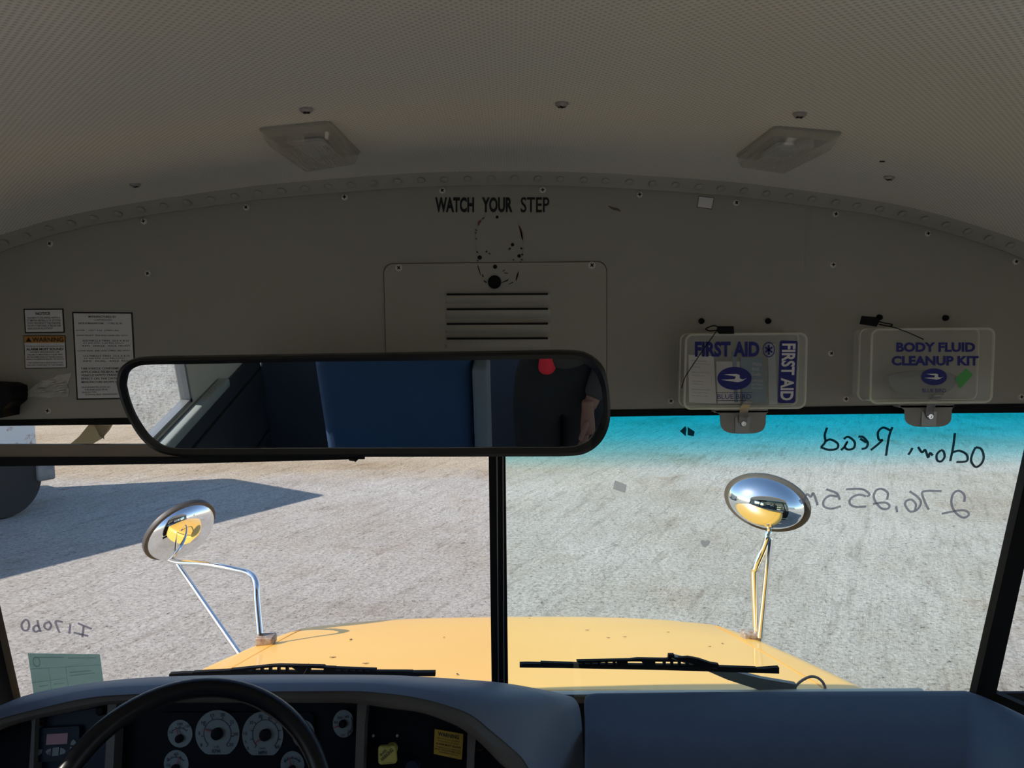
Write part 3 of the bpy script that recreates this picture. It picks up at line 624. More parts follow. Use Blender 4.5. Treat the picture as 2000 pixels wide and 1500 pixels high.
def sheet(name, label, cat, corners, m, plane, prints, pm, th=.004):
    q = [plane.at(x, y) for x, y in corners]; o = tag(obj(name, G().poly(q, (0, th, 0)), M[m], smooth=False), label, cat)
    g = G()
    for body, u0, v0, u1, v1 in prints: text_quad(g, body, sub(q, u0, v0, u1, v1), NH, .0006, .005)
    if prints: obj('print', g, M[pm], o, smooth=False)
    return o
sheet('instruction_sheet', 'white printed instruction sheet on the left inside the first aid box', 'paper', [(1345,693),(1394,696),(1399,788),(1346,786)], 'paper', PC, [('INSTRUCTIONS FOR USE', .1, .10, .7, .13), ('open airway and check', .1, .16, .85, .19), ('breathing', .1, .23, .45, .26), ('apply direct pressure', .1, .34, .8, .37), ('with gauze pad', .1, .41, .6, .44), ('cover the wound with', .1, .53, .55, .56), ('a sterile dressing', .1, .59, .55, .62), ('elevate above heart', .1, .70, .8, .73), ('keep victim warm', .1, .77, .7, .80), ('and call for help', .1, .84, .7, .87)], 'greyink')
sheet('skill_guide', 'grey-blue wallet skill guide booklet inside the first aid box', 'booklet', [(1446,699),(1490,699),(1497,788),(1451,786)], 'skyblue', PC, [('Wallet', .50, .10, .92, .17), ('Skill', .48, .21, .78, .28), ('Guide', .46, .32, .84, .39), ('CPR/AED', .42, .48, .92, .53), ('and Basic', .42, .56, .90, .61), ('First Aid', .42, .64, .85, .69)], 'whiteink')
sheet('glove_packet', 'white folded packet in the middle of the first aid box', 'packet', [(1399,706),(1445,706),(1446,788),(1402,788)], 'paper', YP(1.416), [], 'greyink')
sheet('gauze_packet', 'pale packet standing on the right inside the first aid box', 'packet', [(1500,672),(1514,672),(1518,790),(1502,790)], 'whiteink', YP(1.416), [], 'greyink')
sheet('blue_strip', 'narrow grey-blue strip behind the emblem inside the first aid box', 'strip', [(1430,688),(1438,688),(1441,786),(1435,786)], 'skyblue', YP(1.4135), [], 'greyink', .002)

t, P2 = kit('cleanup_kit', 'clouded plastic BODY FLUID CLEANUP KIT box with a green sticker, nearest the right edge', 'cleanup kit', [(1704,643),(1945,641),(1939,786),(1700,788)], .085, 1680)
lid_text(t, P2, [('BODY FLUID', 1750, 668.5, 1904, 687.5, .045), ('CLEANUP KIT', 1741, 695, 1911, 714, .045)]); lid_text(t, P2, [('BLUE BIRD', 1801, 759, 1847, 766, .0)], name='brand_lettering')
emblem(t, P2, 1824.5, 736, 25, 16.5)
g = G(); P = [P2.at(x, y, .0006) for x, y in [(1887,719),(1900,732),(1876,759),(1865,740)]]; g.poly(P, NH * .0003); tag(obj('price_sticker', g, M['green'], smooth=False), 'green tilted square sticker on the body fluid cleanup kit', 'sticker')
g = G(); bp = [(1735,735),(1760,728),(1800,724),(1845,726),(1868,735),(1862,758),(1830,772),(1780,773),(1745,762)]
PB = YP(1.405); c0 = PB.at(1800, 750, .008); pts = [PB.at(x, y) for x, y in smooth_px(bp + [bp[0]], 3)[:-1]]; g.loft([[p + V((0, .012, 0)) for p in pts], pts, [p * .6 + c0 * .4 for p in pts]], 0, True); g.flat([p * .6 + c0 * .4 for p in pts]); tag(obj('absorbent_bag', g, M['greyink']), 'dark folded bag inside the body fluid cleanup kit', 'bag')

def bracket(xa, xb, yt, yb, clip, bolt, label):
    P = YP(1.425); cx = (xa + xb) / 2; w_ = (xb - xa) / 2; pts = [(xa - 12, yt), (xa, yt + 9)]
    for k in range(0, 13):
        a = pi - pi * k / 12; pts.append((cx + w_ * (abs(cos(a)) ** .55) * (1 if cos(a) > 0 else -1), yt + 14 + (yb - yt - 14) * (abs(sin(a)) ** .6)))
    pts += [(xb, yt + 9), (xb + 4, yt)]
    q = [P.at(x, y) for x, y in pts]; t = thing('kit_bracket', label, 'bracket', P.at(cx, yb), 'kit box brackets')
    g = G(); g.poly(q + [], (0, .004, 0)); g.span(V((q[0].x, 1.425, q[0].z - .004)), V((q[-1].x, 1.45, q[0].z + .002))); obj('tab', g, M['tab'], t, sharp=25)
    g = G(); a = P.at(bolt[0] - 15, yt + 12, .0008); b = P.at(bolt[0] + 13, yb - 2, .0008); g.span(a, b + V((0, -.001, 0))); obj('backing_plate', g, M['steel'], t, smooth=False)
    PT = YP(1.45 - .088); (x0, y0), (x1, y1) = clip
    c1, c2, c3, c4 = PT.at(x0 + 2, y0 + 3), PT.at(x0, y0 + 1, -.004), YP(1.40).at((x0 + x1) / 2, (y0 + y1) / 2 - 4), P.at(x1, y1, .004)
    path = sm3([c1 + V((.006, -.004, .006)), c1 + V((0, -.004, 0)), YP(1.372).at((x0 * .7 + x1 * .3), y0 * .7 + y1 * .3), P.at(x1, y1 - 8, .012), P.at(x1 - 1, y1 + 4, .003)], 5)
    g = G(); wv = V((.0075, 0, 0)); g.loft([[p - wv for p in path], [p + wv for p in path], [p + wv + V((0, .0015, -.0008)) for p in path], [p - wv + V((0, .0015, -.0008)) for p in path], [p - wv for p in path]]); obj('clip', g, M['steel'], t)
    g = G(); g.lathe(P.at(*bolt, .001), NH, [(.006, 0), (.006, .004), (.0045, .006), (.0025, .006), (.002, .004), (0, .004)], 16); obj('bolt', g, M['chrome'], t)
bracket(1407, 1496, 802, 847, ((1456,785),(1452,822)), (1451,827), 'grey rounded metal bracket tab under the first aid box')
bracket(1768, 1859, 792, 834, ((1826,772),(1817,808)), (1815,813), 'grey rounded metal bracket tab under the body fluid cleanup kit')
def seal(tagq, loop, string, y, label):
    P = YP(y); t = thing('seal_tag', label, 'tag', P.at(*tagq[2]), 'plastic seal tags on the kits')
    g = G(); g.poly([P.at(a, b) for a, b in tagq], (0, .003, 0)); obj('tag_plate', g, M['black'], t, sharp=20)
    g = G(); g.tube([P.at(a, b) for a, b in smooth_px(loop, 4)], .0011, 6); g.tube([P.at(a, b, l) for a, b, l in smooth_px(string, 5)], .0009, 6); obj('tail', g, M['black'], t)
seal([(1402,637),(1433,637),(1434,652),(1405,652),(1400,646)], [(1404,640),(1395,636),(1382,640),(1379,643),(1386,646),(1400,645)], [(1399,647,0),(1390,660,.003),(1370,688,.004),(1350,718,.004),(1338,737,.003),(1331,758,0)], 1.372, 'black plastic seal tag with long string on the first aid box')
seal([(1684,617),(1710,619),(1719,625),(1717,630),(1712,638),(1680,633)], [(1716,628),(1728,631),(1740,633),(1743,635),(1735,637),(1718,633)], [(1716,634,0),(1740,638,.004),(1770,648,.004),(1804,663,.001)], 1.362, 'black plastic seal tag with string on the body fluid cleanup kit')

# interior mirror
OUT = smooth_px([(228,748),(233,722),(252,704),(290,697),(400,695.5),(600,692),(800,689),(1000,686),(1110,684.5),(1150,692),(1178,716),(1189,752),(1193,800),(1190,832),(1176,862),(1148,884),(1110,891),(1000,892),(800,892.5),(600,893),(400,893),(345,891),(305,880),(275,855),(250,815),(236,780),(228,748)], 4)[:-1]
INN = smooth_px([(247,752),(252,728),(268,716),(296,711.5),(400,710),(600,706),(800,704),(1000,701.5),(1100,700),(1134,706),(1160,724),(1174,756),(1177,792),(1174,816),(1160,846),(1142,864),(1106,873),(1000,873.5),(800,874.5),(600,875),(420,876),(352,876),(322,871),(294,852),(270,818),(255,784),(247,752)], 4)[:-1]
c = MIR.at(712, 790)
t = thing('rear_view_mirror', 'long black-framed interior mirror hanging in front of the header, reflecting the blue seat', 'mirror', MIR.at(712, 893))
po = [MIR.at(x, y) for x, y in OUT]; pi_ = [MIR.at(x, y) for x, y in INN]; n = MIR.n
mid = [a * .55 + b * .45 for a, b in zip(po, pi_)]
g = G(); g.loft([[p - n * .001 for p in pi_], [p + n * .003 for p in pi_], [p + n * .006 for p in mid], [a * .9 + b * .1 + n * .004 for a, b in zip(po, pi_)], [p - n * .006 for p in po], [p - n * .022 + (c - p) * .05 for p in po], [p - n * .032 + (c - p) * .2 for p in po]], 0, True); g.flat([p - n * .032 + (c - p) * .2 for p in po])
obj('mirror_frame', g, M['gloss_black'], t)
g = G(); g.poly([p + n * .0005 for p in pi_], -n * .003); obj('mirror_glass', g, M['mirror'], t, smooth=False)
for px in (560, 870):
    a = MIR.at(px, 760, -.03); b = HDR.at(px, 745); g = G(); g.tube(sm3([a, a + V((0, .06, 0)), b + V((0, -.05, .0)), b], 4), .006, 10); g.lathe(b, NH, [(.02, 0), (.018, .004), (0, .004)], 18); obj('mount_arm', g, M['black'], t)

# sun visor
PV = YP(1.40)
t = thing('sun_visor', 'long tan sun visor strip with black lower edge across the left windshield', 'visor', PV.at(330, 906))
g = G(); g.poly([PV.at(-120, 869), PV.at(690, 868), PV.at(690, 897), PV.at(-120, 899)], (0, .012, 0)); obj('visor_panel', g, M['visor'], t, smooth=False)
g = G(); g.poly([PV.at(-120, 894, .006), PV.at(694, 893, .006), PV.at(694, 897, .006), PV.at(400, 905, .006), PV.at(-120, 913, .006)], (0, .02, 0)); obj('edge_trim', g, M['black'], t, smooth=False)
g = G(); g.tube([PV.at(684, 896, .006), PV.at(694, 897, .012), PV.at(697, 900, .012)], .004, 10); g.lathe(PV.at(706, 894, .006), (1, 0, 0), [(.003, -.012), (.003, .006)], 10); obj('pivot_knob', g, M['black'], t)
for px in (-100, 720):
    a = PV.at(px, 880); b = HDR.at(px, 795); g = G(); g.tube([a, V((a.x, 1.41, (a.z + b.z) / 2)), b], .005, 8); obj('hinge_rod', g, M['black'], t)

# things stuck to the windshield
WO = lambda x, y: WS.at(x, y, -.0075)
def strokes(parent, lst, ox, oy, sc, wpx, m, label):
    g = G()
    for st in lst:
        pts = smooth_px(st, 5); g.ribbon([WO(ox + x / sc, oy + y / sc) for x, y in pts], wpx * .00107, -WS.n, .0004)
    obj('marker_writing', g, M[m], parent, smooth=False, label=label)
strokes(win2, [[(252,160),(232,225),(236,285),(198,335)],[(235,285),(280,265),(345,300),(340,345),(270,358),(196,335)],[(400,262),(440,242),(495,285),(490,340),(440,355),(410,332),(432,285),(405,332),(375,360)],[(530,240),(572,245),(612,292),(600,338),(558,350)],[(545,258),(600,292)],[(832,155),(802,240),(775,410)],[(812,185),(750,160),(705,200),(712,265),(747,268)],[(747,268),(700,312),(640,360)],[(1010,340),(995,370),(972,402)],[(1060,332),(1095,380),(1122,358),(1150,425),(1165,385),(1190,408)],[(1262,360),(1226,400),(1230,450),(1265,460),(1295,420),(1286,372),(1262,360)],[(1387,208),(1372,330),(1345,458)],[(1370,378),(1430,366),(1492,402),(1490,458),(1400,466)],[(1570,335),(1540,400),(1532,460),(1572,510),(1622,480),(1643,420),(1620,350),(1570,335)]], 1560, 800, 4.545, 4.4, 'tealink', 'dark mirrored handwriting in the tinted band')
strokes(win2, [[(8,800),(38,832),(70,752),(108,775),(130,742),(168,850)],[(245,708),(335,742),(365,800)],[(345,772),(272,766),(222,810),(226,860),(290,880),(376,858)],[(420,708),(560,706),(628,750),(606,772)],[(600,770),(530,756),(462,790),(455,838),(510,865),(600,860)],[(660,838),(760,825),(805,850),(790,880),(740,880),(690,832),(666,770),(690,716),(740,705),(790,740),(784,800)],[(864,858),(874,910)],[(985,725),(1060,780),(1085,830),(1050,890),(990,905),(946,850),(955,812),(1000,800),(1040,840),(1032,895)],[(1270,724),(1140,722),(1096,742),(1120,820),(1155,890)],[(1470,820),(1470,760),(1420,720),(1372,750),(1355,820),(1375,890),(1420,940),(1470,960),(1510,935),(1490,902),(1420,896),(1270,925)]], 1560, 800, 4.545, 4.4, 'marker', 'grey mirrored handwritten number')
strokes(win1, [[(240,355),(210,400),(225,450),(265,456),(285,410),(270,360),(240,353)],[(365,355),(377,420),(398,472)],[(386,420),(350,410),(325,440),(345,470),(390,456)],[(490,370),(440,390),(436,430),(475,450),(500,410),(482,376)],[(615,376),(545,368),(560,430),(582,480)],[(688,395),(676,488)],[(760,388),(895,442)],[(818,415),(803,525)],[(718,478),(862,512)]], 0, 1140, 5, 4.6, 'marker', 'grey mirrored handwritten code')
q = [WO(54, 1276), WO(195, 1278), WO(202, 1332), WO(66, 1357)]
g = G(); g.poly(q, -WS.n * .0004); st = tag(obj('inspection_sticker', g, M['permit'], smooth=False), 'green paper permit sticker in the lower left corner of the windshield', 'sticker')
g = G()
for a in ((0, .36, 1, .375), (.5, .36, .508, 1), (.26, .36, .268, .70), (0, .69, .5, .705), (.26, .70, .268, 1), (.55, .52, .85, .56), (.55, .62, .9, .65), (.1, .08, .5, .11), (.55, .1, .95, .13), (.1, .80, .22, .83), (.3, .80, .45, .83)): g.flat([p + WS.n * .0007 for p in sub(q, *a)])
rr = lambda r: [(lambda s: s[0] + WS.n * .0007)(sub(q, .11 + r * cos(k * pi / 10), .2 + r * 2.4 * sin(k * pi / 10), 1, 1)) for k in range(20)]
a, b = rr(.055), rr(.04); g.loft([a, b], 0, True); obj('sticker_print', g, M['permitline'], st, smooth=False)
g = G(); g.poly([WO(x, y) for x, y in [(1201,938),(1224,947),(1221,963),(1197,955)]], -WS.n * .0004); tag(obj('tape_scrap', g, M['tape'], smooth=False), 'small grey square scrap stuck on the right windshield below the mirror', 'scrap')
g = G(); g.poly([WO(x, y) for x, y in [(1328,842),(1339,832),(1341,838),(1339,852)]], -WS.n * .0004); g.poly([WO(x, y) for x, y in [(1343,834),(1357,843),(1355,852),(1343,850)]], -WS.n * .0004); tag(obj('tape_chip', g, M['tealink'], smooth=False), 'dark diamond-shaped chip in the blue tinted band left of the first aid kit', 'chip')
g = G(); g.poly([WO(x, y) for x, y in [(1368,1056),(1373,1055),(1378,1057),(1384,1055),(1388,1058),(1384,1064),(1377,1070),(1370,1063)]], -WS.n * .0004); tag(obj('tape_scrap', g, M['tape'], smooth=False), 'tiny grey heart-shaped scrap on the right windshield, left of the standing round mirror', 'scrap')
# brown ribbed strip seen in the gap above the visor
q = [WS.at(x, y, .001) for x, y in [(176,826),(222,826),(214,840),(200,856),(176,870),(134,870),(155,852)]]
g = G(); g.poly(q, WS.n * .0006, 0)
for k in range(9):
    g.ribbon([WS.at(x, y, .0018) for x, y in smooth_px([(182 + k * 1.5, 826 + k * 3), (196 + k, 832 + k * 3.2), (213 - k * 1.5, 834 + k * 2.6)], 4)], .0012, WS.n, .0002, 1)
tag(obj('ribbed_strip', g, [M['brownfilm'], M['brownfilm2']], smooth=False), 'olive-brown ribbed strip on the glass above the visor, left of the mirror', 'strip')

# ================================================================= DASHBOARD
YS, YK = 1.52, 1.36
SC = [(-90,1425),(-40,1402),(0,1383),(60,1358),(150,1341),(250,1329),(340,1323),(500,1320),(620,1320),(760,1321),(850,1324),(960,1331),(1040,1343),(1100,1356),(1126,1369),(1136,1410),(1140,1500),(1143,1600)]
KC = [(-90,1455),(-40,1424),(0,1404),(60,1388),(150,1367),(220,1358),(330,1354),(500,1351),(620,1350),(700,1350),(770,1356),(820,1364),(870,1377),(920,1396),(960,1428),(1000,1462),(1030,1496),(1075,1600)]
IC = [(-90,1480),(-40,1446),(0,1424),(60,1405),(150,1387),(222,1374),(330,1371),(500,1371),(620,1371),(690,1372),(760,1382),(820,1390),(868,1406),(905,1424),(940,1452),(975,1488),(1000,1515),(1035,1600)]
SS = smooth_px(SC, 4); KK = smooth_px(KC, 4); II = smooth_px(IC, 4)
sp = [YP(YS).at(x, y) for x, y in SS]; kp = [YP(YK).at(x, y) for x, y in KK]; ip = [YP(YK - .002).at(x, y) for x, y in II]
fp = [FACE.at(x, y + 2) for x, y in II]
t = thing('dashboard', 'padded grey instrument binnacle with dials, behind the steering wheel', 'dashboard', V((-.4, 1.45, .96)))
dash = t
g = G(); bulge = lambda k, h: [a * (1 - k) + b * k + V((0, 0, h)) for a, b in zip(kp, sp)]
g.loft([kp, bulge(.12, .012), bulge(.4, .014), bulge(.75, .010), sp, [p + V((0, .06, -.035)) for p in sp], [p + V((0, .11, -.12)) for p in sp]]); obj('padded_hood', g, M['dash'], t, sharp=50)
g = G(); lip = [a * .5 + b * .5 + V((0, -.006, 0)) for a, b in zip(kp, ip)]; g.loft([[p + V((0, .004, 0)) for p in kp], lip, ip, fp]); obj('hood_lip', g, M['dash_lip'], t, sharp=50)
g = G(); g.flat([p + FACE.n * -.003 for p in fp] + [FACE.at(1035, 1640, -.003), FACE.at(-90, 1640, -.003)]); obj('instrument_panel', g, M['inst'], t, smooth=False)
for pts in ([(61,1400),(70,1398),(68,1420),(62,1600),(50,1600),(62,1420)], [(210,1372),(227,1372),(224,1440),(216,1600),(198,1600),(208,1440)], [(698,1370),(717,1374),(712,1420),(706,1600),(690,1600),(696,1420)], [(913,1424),(930,1436),(926,1480),(922,1600),(908,1600),(912,1480)]):
    g = G(); g.poly([FACE.at(x, y, .03) for x, y in pts], -FACE.n * .04); obj('divider', g, M['dash_lip'], t, sharp=20)
# frames of the sub panels
g = G(); g.poly([FACE.at(x, y, .004) for x, y in rquad([V((72, 1402, 0)), V((209, 1379, 0)), V((208, 1600, 0)), V((66, 1600, 0))], 10) for x, y in [(x, y)]] if False else [FACE.at(p.x, p.y, .004) for p in rquad([V((74, 1403, 0)), V((209, 1379, 0)), V((207, 1600, 0)), V((66, 1600, 0))], 10)], -FACE.n * .006); obj('switch_panel', g, M['unit'], t, smooth=False)
for cx, cy in ((82,1407),(200,1387)):
    g = G(); g.lathe(FACE.at(cx, cy, .004), FACE.n, [(.0095, 0), (.009, .008), (.006, .012), (0, .012)], 18); obj('knob', g, M['black'], t)
g = G(); g.poly([FACE.at(p.x, p.y, .005) for p in rquad([V((308, 1392, 0)), V((612, 1392, 0)), V((606, 1600, 0)), V((300, 1600, 0))], 8)], -FACE.n * .006); obj('cluster_panel', g, M['inst'], t, smooth=False)
# gauges
def gauge(cx, cy, rx, ry, flat, a0, a1, ticks, labels, needle, title=None, arc=.70, cutx=None, hub=(0, 0), hubr=.18, small=False):
    n = 44; pts = []
    for k in range(n):
        a = 2 * pi * k / n; x, y = cx + rx * cos(a), cy + ry * sin(a)
        if flat and y > flat: y = flat
        if cutx and x > cutx: x = cutx
        pts.append((x, y))
    L = .007; o = obj('gauge', G().poly([FACE.at(x, y, L) for x, y in pts], -FACE.n * .002), M['dial'], dash, smooth=False)
    at = lambda u, v, l=.0005: FACE.at(cx + u * rx, cy + v * ry, L + l)
    g = G(); m = 24; hx, hy = hub
    rr_ = [(hx + cos(radians(a0 + (a1 - a0) * k / m)) * arc, hy - sin(radians(a0 + (a1 - a0) * k / m)) * arc) for k in range(m + 1)]
    g.ribbon([at(u, v) for u, v in rr_], .0016 if not small else .0018, FACE.n, .0002)
    for k in range(ticks):
        a = radians(a0 + (a1 - a0) * k / (ticks - 1)); g.ribbon([at(hx + cos(a) * arc, hy - sin(a) * arc), at(hx + cos(a) * (arc + .13), hy - sin(a) * (arc + .13))], .0016, FACE.n, .0002)
    for body, u, v, sw, sh in labels: text_quad(g, body, [at(u - sw, v - sh), at(u + sw, v - sh), at(u + sw, v + sh), at(u - sw, v + sh)], FACE.n, .0003, .02)
    obj('dial_markings', g, M['dialink'], o, smooth=False)
    g = G(); a = radians(needle); g.ribbon([at(hx, hy, .004), at(hx + cos(a) * (arc + .02), hy - sin(a) * (arc + .02), .004)], .0022, FACE.n, .0008, 1)
    g.lathe(at(hx, hy, .001), FACE.n, [(hubr * rx * .00098, 0), (hubr * rx * .00098, .005), (hubr * rx * .0006, .007), (0, .007)], 18, 0); obj('needle', g, [M['inst'], M['red']], o)
    return o
gauge(424.5, 1433, 43, 46, 1473.5, 228, -48, 8, [('0', -.73, .48, .05, .07), ('5', -.82, -.02, .05, .07), ('10', -.62, -.47, .10, .07), ('15', -.22, -.78, .09, .07), ('20', .24, -.80, .10, .07), ('25', .66, -.50, .09, .07), ('30', .82, .02, .11, .07), ('35', .64, .47, .10, .07), ('RPM', -.05, .74, .19, .08), ('X 100', -.05, .55, .12, .04)], 163, arc=.62, hubr=.26)
gauge(513, 1436, 40, 46, 1475, 226, -46, 10, [('0', -.72, .55, .05, .07), ('5', -.82, .28, .05, .06), ('15', -.84, -.08, .09, .07), ('25', -.55, -.55, .10, .07), ('35', -.1, -.80, .1, .07), ('45', .35, -.72, .1, .07), ('85', .72, .50, .10, .07), ('MPH', .0, .74, .20, .08), ('km/h', .0, .55, .12, .04)], 214, arc=.64, hubr=.28, hub=(.14, -.02))
gauge(351.5, 1433, 24, 27, None, 135, 45, 5, [('100', .0, -.70, .22, .10), ('PSI', -.72, -.10, .14, .09), ('150', .62, -.55, .18, .09)], 112, arc=.78, hub=(-.02, .35), hubr=.32, small=True)
gauge(344, 1492, 24, 27, None, 140, 40, 5, [('60', .0, -.72, .18, .10), ('0', -.66, -.35, .08, .1), ('OIL', -.62, .1, .2, .08)], 72, arc=.80, hub=(-.02, .3), hubr=.32, small=True)
gauge(592, 1433, 22, 27, None, 150, 40, 5, [('12', .0, -.70, .15, .10), ('18', .74, -.25, .12, .1)], 62, arc=.80, hub=(-.1, .35), hubr=.34, small=True)
gauge(571, 1494, 23, 27, None, 140, 40, 5, [('F', .6, -.3, .08, .12), ('E', -.6, -.3, .08, .12)], 110, arc=.80, hub=(0, .3), hubr=.32, small=True)
gauge(671, 1413.5, 21, 27, None, 30, -60, 6, [('60', -.35, -.45, .2, .1), ('40', .30, -.5, .2, .1), ('80', -.72, -.1, .18, .09), ('20', .55, .55, .2, .1), ('120', -.1, .82, .2, .08)], 200, arc=.86, cutx=689, hub=(-.05, .0), hubr=.36, small=True)
# heater / defrost control unit with display and buttons
g = G(); g.poly([FACE.at(p.x, p.y, .016) for p in rquad([V((72, 1423, 0)), V((155, 1418, 0)), V((153, 1485, 0)), V((65, 1489, 0))], 4)], -FACE.n * .014); cu = obj('control_unit', g, M['unit'], dash, smooth=False)
g = G(); g.poly([FACE.at(x, y, .0165) for x, y in [(92,1434),(133,1431.5),(131.5,1452.5),(90,1455)]], FACE.n * .0006); obj('display', g, M['display'], cu, smooth=False, label='dark red display window')
for pts in ([(71,1464),(83,1463.5),(81.5,1471),(76,1475.5),(72,1472)], [(89.5,1468),(94,1463.5),(100.5,1461.3),(99.5,1475.5),(93,1473.5)], [(103.5,1460.5),(116,1459),(114.5,1475.5),(102.5,1476.5)], [(118.5,1460),(125,1462),(129.5,1467),(126,1472),(117,1474)], [(138,1455),(140,1448),(144,1444),(148,1447),(149.5,1455)], [(137,1459),(149,1458.5),(147,1467),(142,1470.5),(138,1467)]):
    g = G(); g.poly([FACE.at(x, y, .0165) for x, y in pts], FACE.n * .0012); obj('button', g, M['button'], cu, smooth=False)
g = G(); text_quad(g, 'OFF', [FACE.at(x, y) for x, y in [(139,1461),(147,1460.6),(147,1465),(139,1465.4)]], FACE.n, .0186, .01); obj('button_print', g, M['dialink'], cu, smooth=False); g = G(); text_quad(g, 'SET', [FACE.at(x, y) for x, y in [(104.5,1465),(114,1464.4),(113.6,1470),(104,1470.6)]], FACE.n, .0186, .01); obj('button_print', g, M['dialink'], cu, smooth=False)
# parking brake knob
kb = thing('parking_brake_knob', 'square yellow push-pull knob low on the dashboard, left of the yellow warning sticker', 'knob', FACE.at(756, 1496)) if False else None
kq = rquad([FACE.at(738.5, 1456, .03), FACE.at(773, 1454.5, .03), FACE.at(775.5, 1491, .03), FACE.at(739, 1494, .03)], .006, 4); kc = sum(kq, V()) / len(kq)
g = G(); g.loft([[p - FACE.n * .006 for p in kq], kq, [p * .92 + kc * .08 + FACE.n * .004 for p in kq]], 0, True); g.flat([p * .92 + kc * .08 + FACE.n * .004 for p in kq]); g.lathe(FACE.at(766, 1461), FACE.n, [(.011, 0), (.011, .026), (0, .026)], 16)
kn = obj('parking_brake_knob', g, M['knob'], dash, sharp=30, label='square yellow push-pull knob')
g = G(); B = lambda x, y: FACE.at(x, y, .0345)
text_quad(g, 'PARKING', [B(743, 1482), B(764, 1461), B(769, 1466), B(748, 1487)], FACE.n, .0006, .02); text_quad(g, 'BRAKE', [B(741, 1474), B(752, 1463), B(756, 1466), B(745, 1477)], FACE.n, .0006, .02); text_quad(g, 'PULL TO APPLY', [B(747, 1458), B(764, 1457.5), B(764, 1460), B(747, 1460.5)], FACE.n, .0006, 0); text_quad(g, 'PUSH TO RELEASE', [B(747, 1489.5), B(766, 1488), B(766, 1490), B(747, 1491.5)], FACE.n, .0006, 0); obj('knob_print', g, M['ink'], kn, smooth=False)
g = G(); c0 = FACE.at(806, 1497, .02); g.lathe(c0, FACE.n, [(.013, -.02), (.014, 0), (.012, .012), (0, .014)], 18); obj('knob', g, M['unit'], dash)
for cx, cy in ((776,1437),(729,1437)): g = G(); g.lathe(FACE.at(cx, cy, .001), FACE.n, [(.003, 0), (.002, .002), (0, .0025)], 10); obj('indicator', g, M['steel'], dash)
g = G(); g.lathe(FACE.at(937, 1455, .002), FACE.n, [(.010, 0), (.010, .008), (.006, .012), (0, .012)], 16); obj('knob', g, M['black'], dash)
# yellow warning sticker on the dash
q = [FACE.at(849, 1424, .006), FACE.at(905, 1434, .006), FACE.at(902, 1484, .006), FACE.at(847, 1472.5, .006)]
g = G(); g.poly(q, -FACE.n * .009); st = tag(obj('yellow_warning_sticker', g, M['yellow_label'], smooth=False), 'yellow WARNING sticker with black print on the dashboard, beside the parking brake knob', 'sticker')
g = G()
for body, u0, v0, u1, v1, bd in [('WARNING', .12, .07, .86, .24, .03), ('THIS VEHICLE IS EQUIPPED', .1, .30, .9, .36, 0), ('WITH A BACK-UP ALARM', .14, .40, .86, .46, 0), ('ALARM MUST SOUND', .06, .51, .94, .59, .02), ('WHEN BACKING. OPERATOR', .06, .65, .94, .71, 0), ('MUST USE EXTREME CARE', .04, .74, .96, .80, .01), ('IN REVERSE MOTION', .18, .84, .86, .90, 0)]: text_quad(g, body, sub(q, u0, v0, u1, v1), FACE.n, .0006, bd)
obj('sticker_print', g, M['ink'], st, smooth=False)

# right dash pad
TC = [(1141,1372,1.60),(1143,1361,1.61),(1150,1356,1.618),(1165,1354,1.62),(1300,1352.5,1.62),(1500,1351,1.62),(1700,1350,1.62),(1885,1349,1.62),(1912,1357,1.60),(1960,1378,1.54),(2010,1402,1.49),(2110,1450,1.40)]
def rp(dy, y_off, kx=0): return [YP(yy - y_off).at(x, y + dy) for i, (x, y, yy) in enumerate(TC)]
r0 = [YP(yy + .03).at(x, y + 6) for x, y, yy in TC]
g = G(); g.loft([r0, rp(0, 0), rp(3, .006), rp(10, .02), rp(70, .10), rp(150, .19), rp(300, .26)])
a = rp(0, 0)[0]; tag(obj('dash_pad', g, M['dash_dark'], sharp=60), 'long dark navy padded dash shelf under the right windshield pane', 'dash pad')

# steering wheel
SWC = CAM + ray(371, 1618) * 1.2
wn = (CAM - SWC).normalized(); wn = (wn + V((0, -.04, .10))).normalized()
e1 = V((1, 0, 0)); e1 = (e1 - wn * e1.dot(wn)).normalized(); e2 = wn.cross(e1)
t = thing('steering_wheel', 'large black steering wheel in front of the instrument dials', 'steering wheel', SWC - wn * .06)
Rw = .2085; rt_ = .0165
g = G(); g.tube([SWC + (e1 * cos(2 * pi * k / 72) + e2 * sin(2 * pi * k / 72)) * Rw for k in range(72)], rt_, 16, closed=True); obj('rim', g, M['wheel'], t)
for a in (200, 340, 250, 290):
    a = radians(a); d = e1 * cos(a) + e2 * sin(a); g = G(); g.tube([SWC - wn * .03 + d * .03, SWC - wn * .025 + d * .12, SWC + d * (Rw - .005)], [.014, .011, .009], 10); obj('spoke', g, M['wheel'], t)
g = G(); g.lathe(SWC - wn * .05, wn, [(.045, 0), (.06, .012), (.055, .03), (.03, .04), (0, .042)], 28); obj('hub', g, M['wheel'], t)
g = G(); g.tube([SWC - wn * .05, SWC - wn * .16, V((SWC.x, 1.30, 1.45))], .03, 14); obj('column', g, M['black'], t)

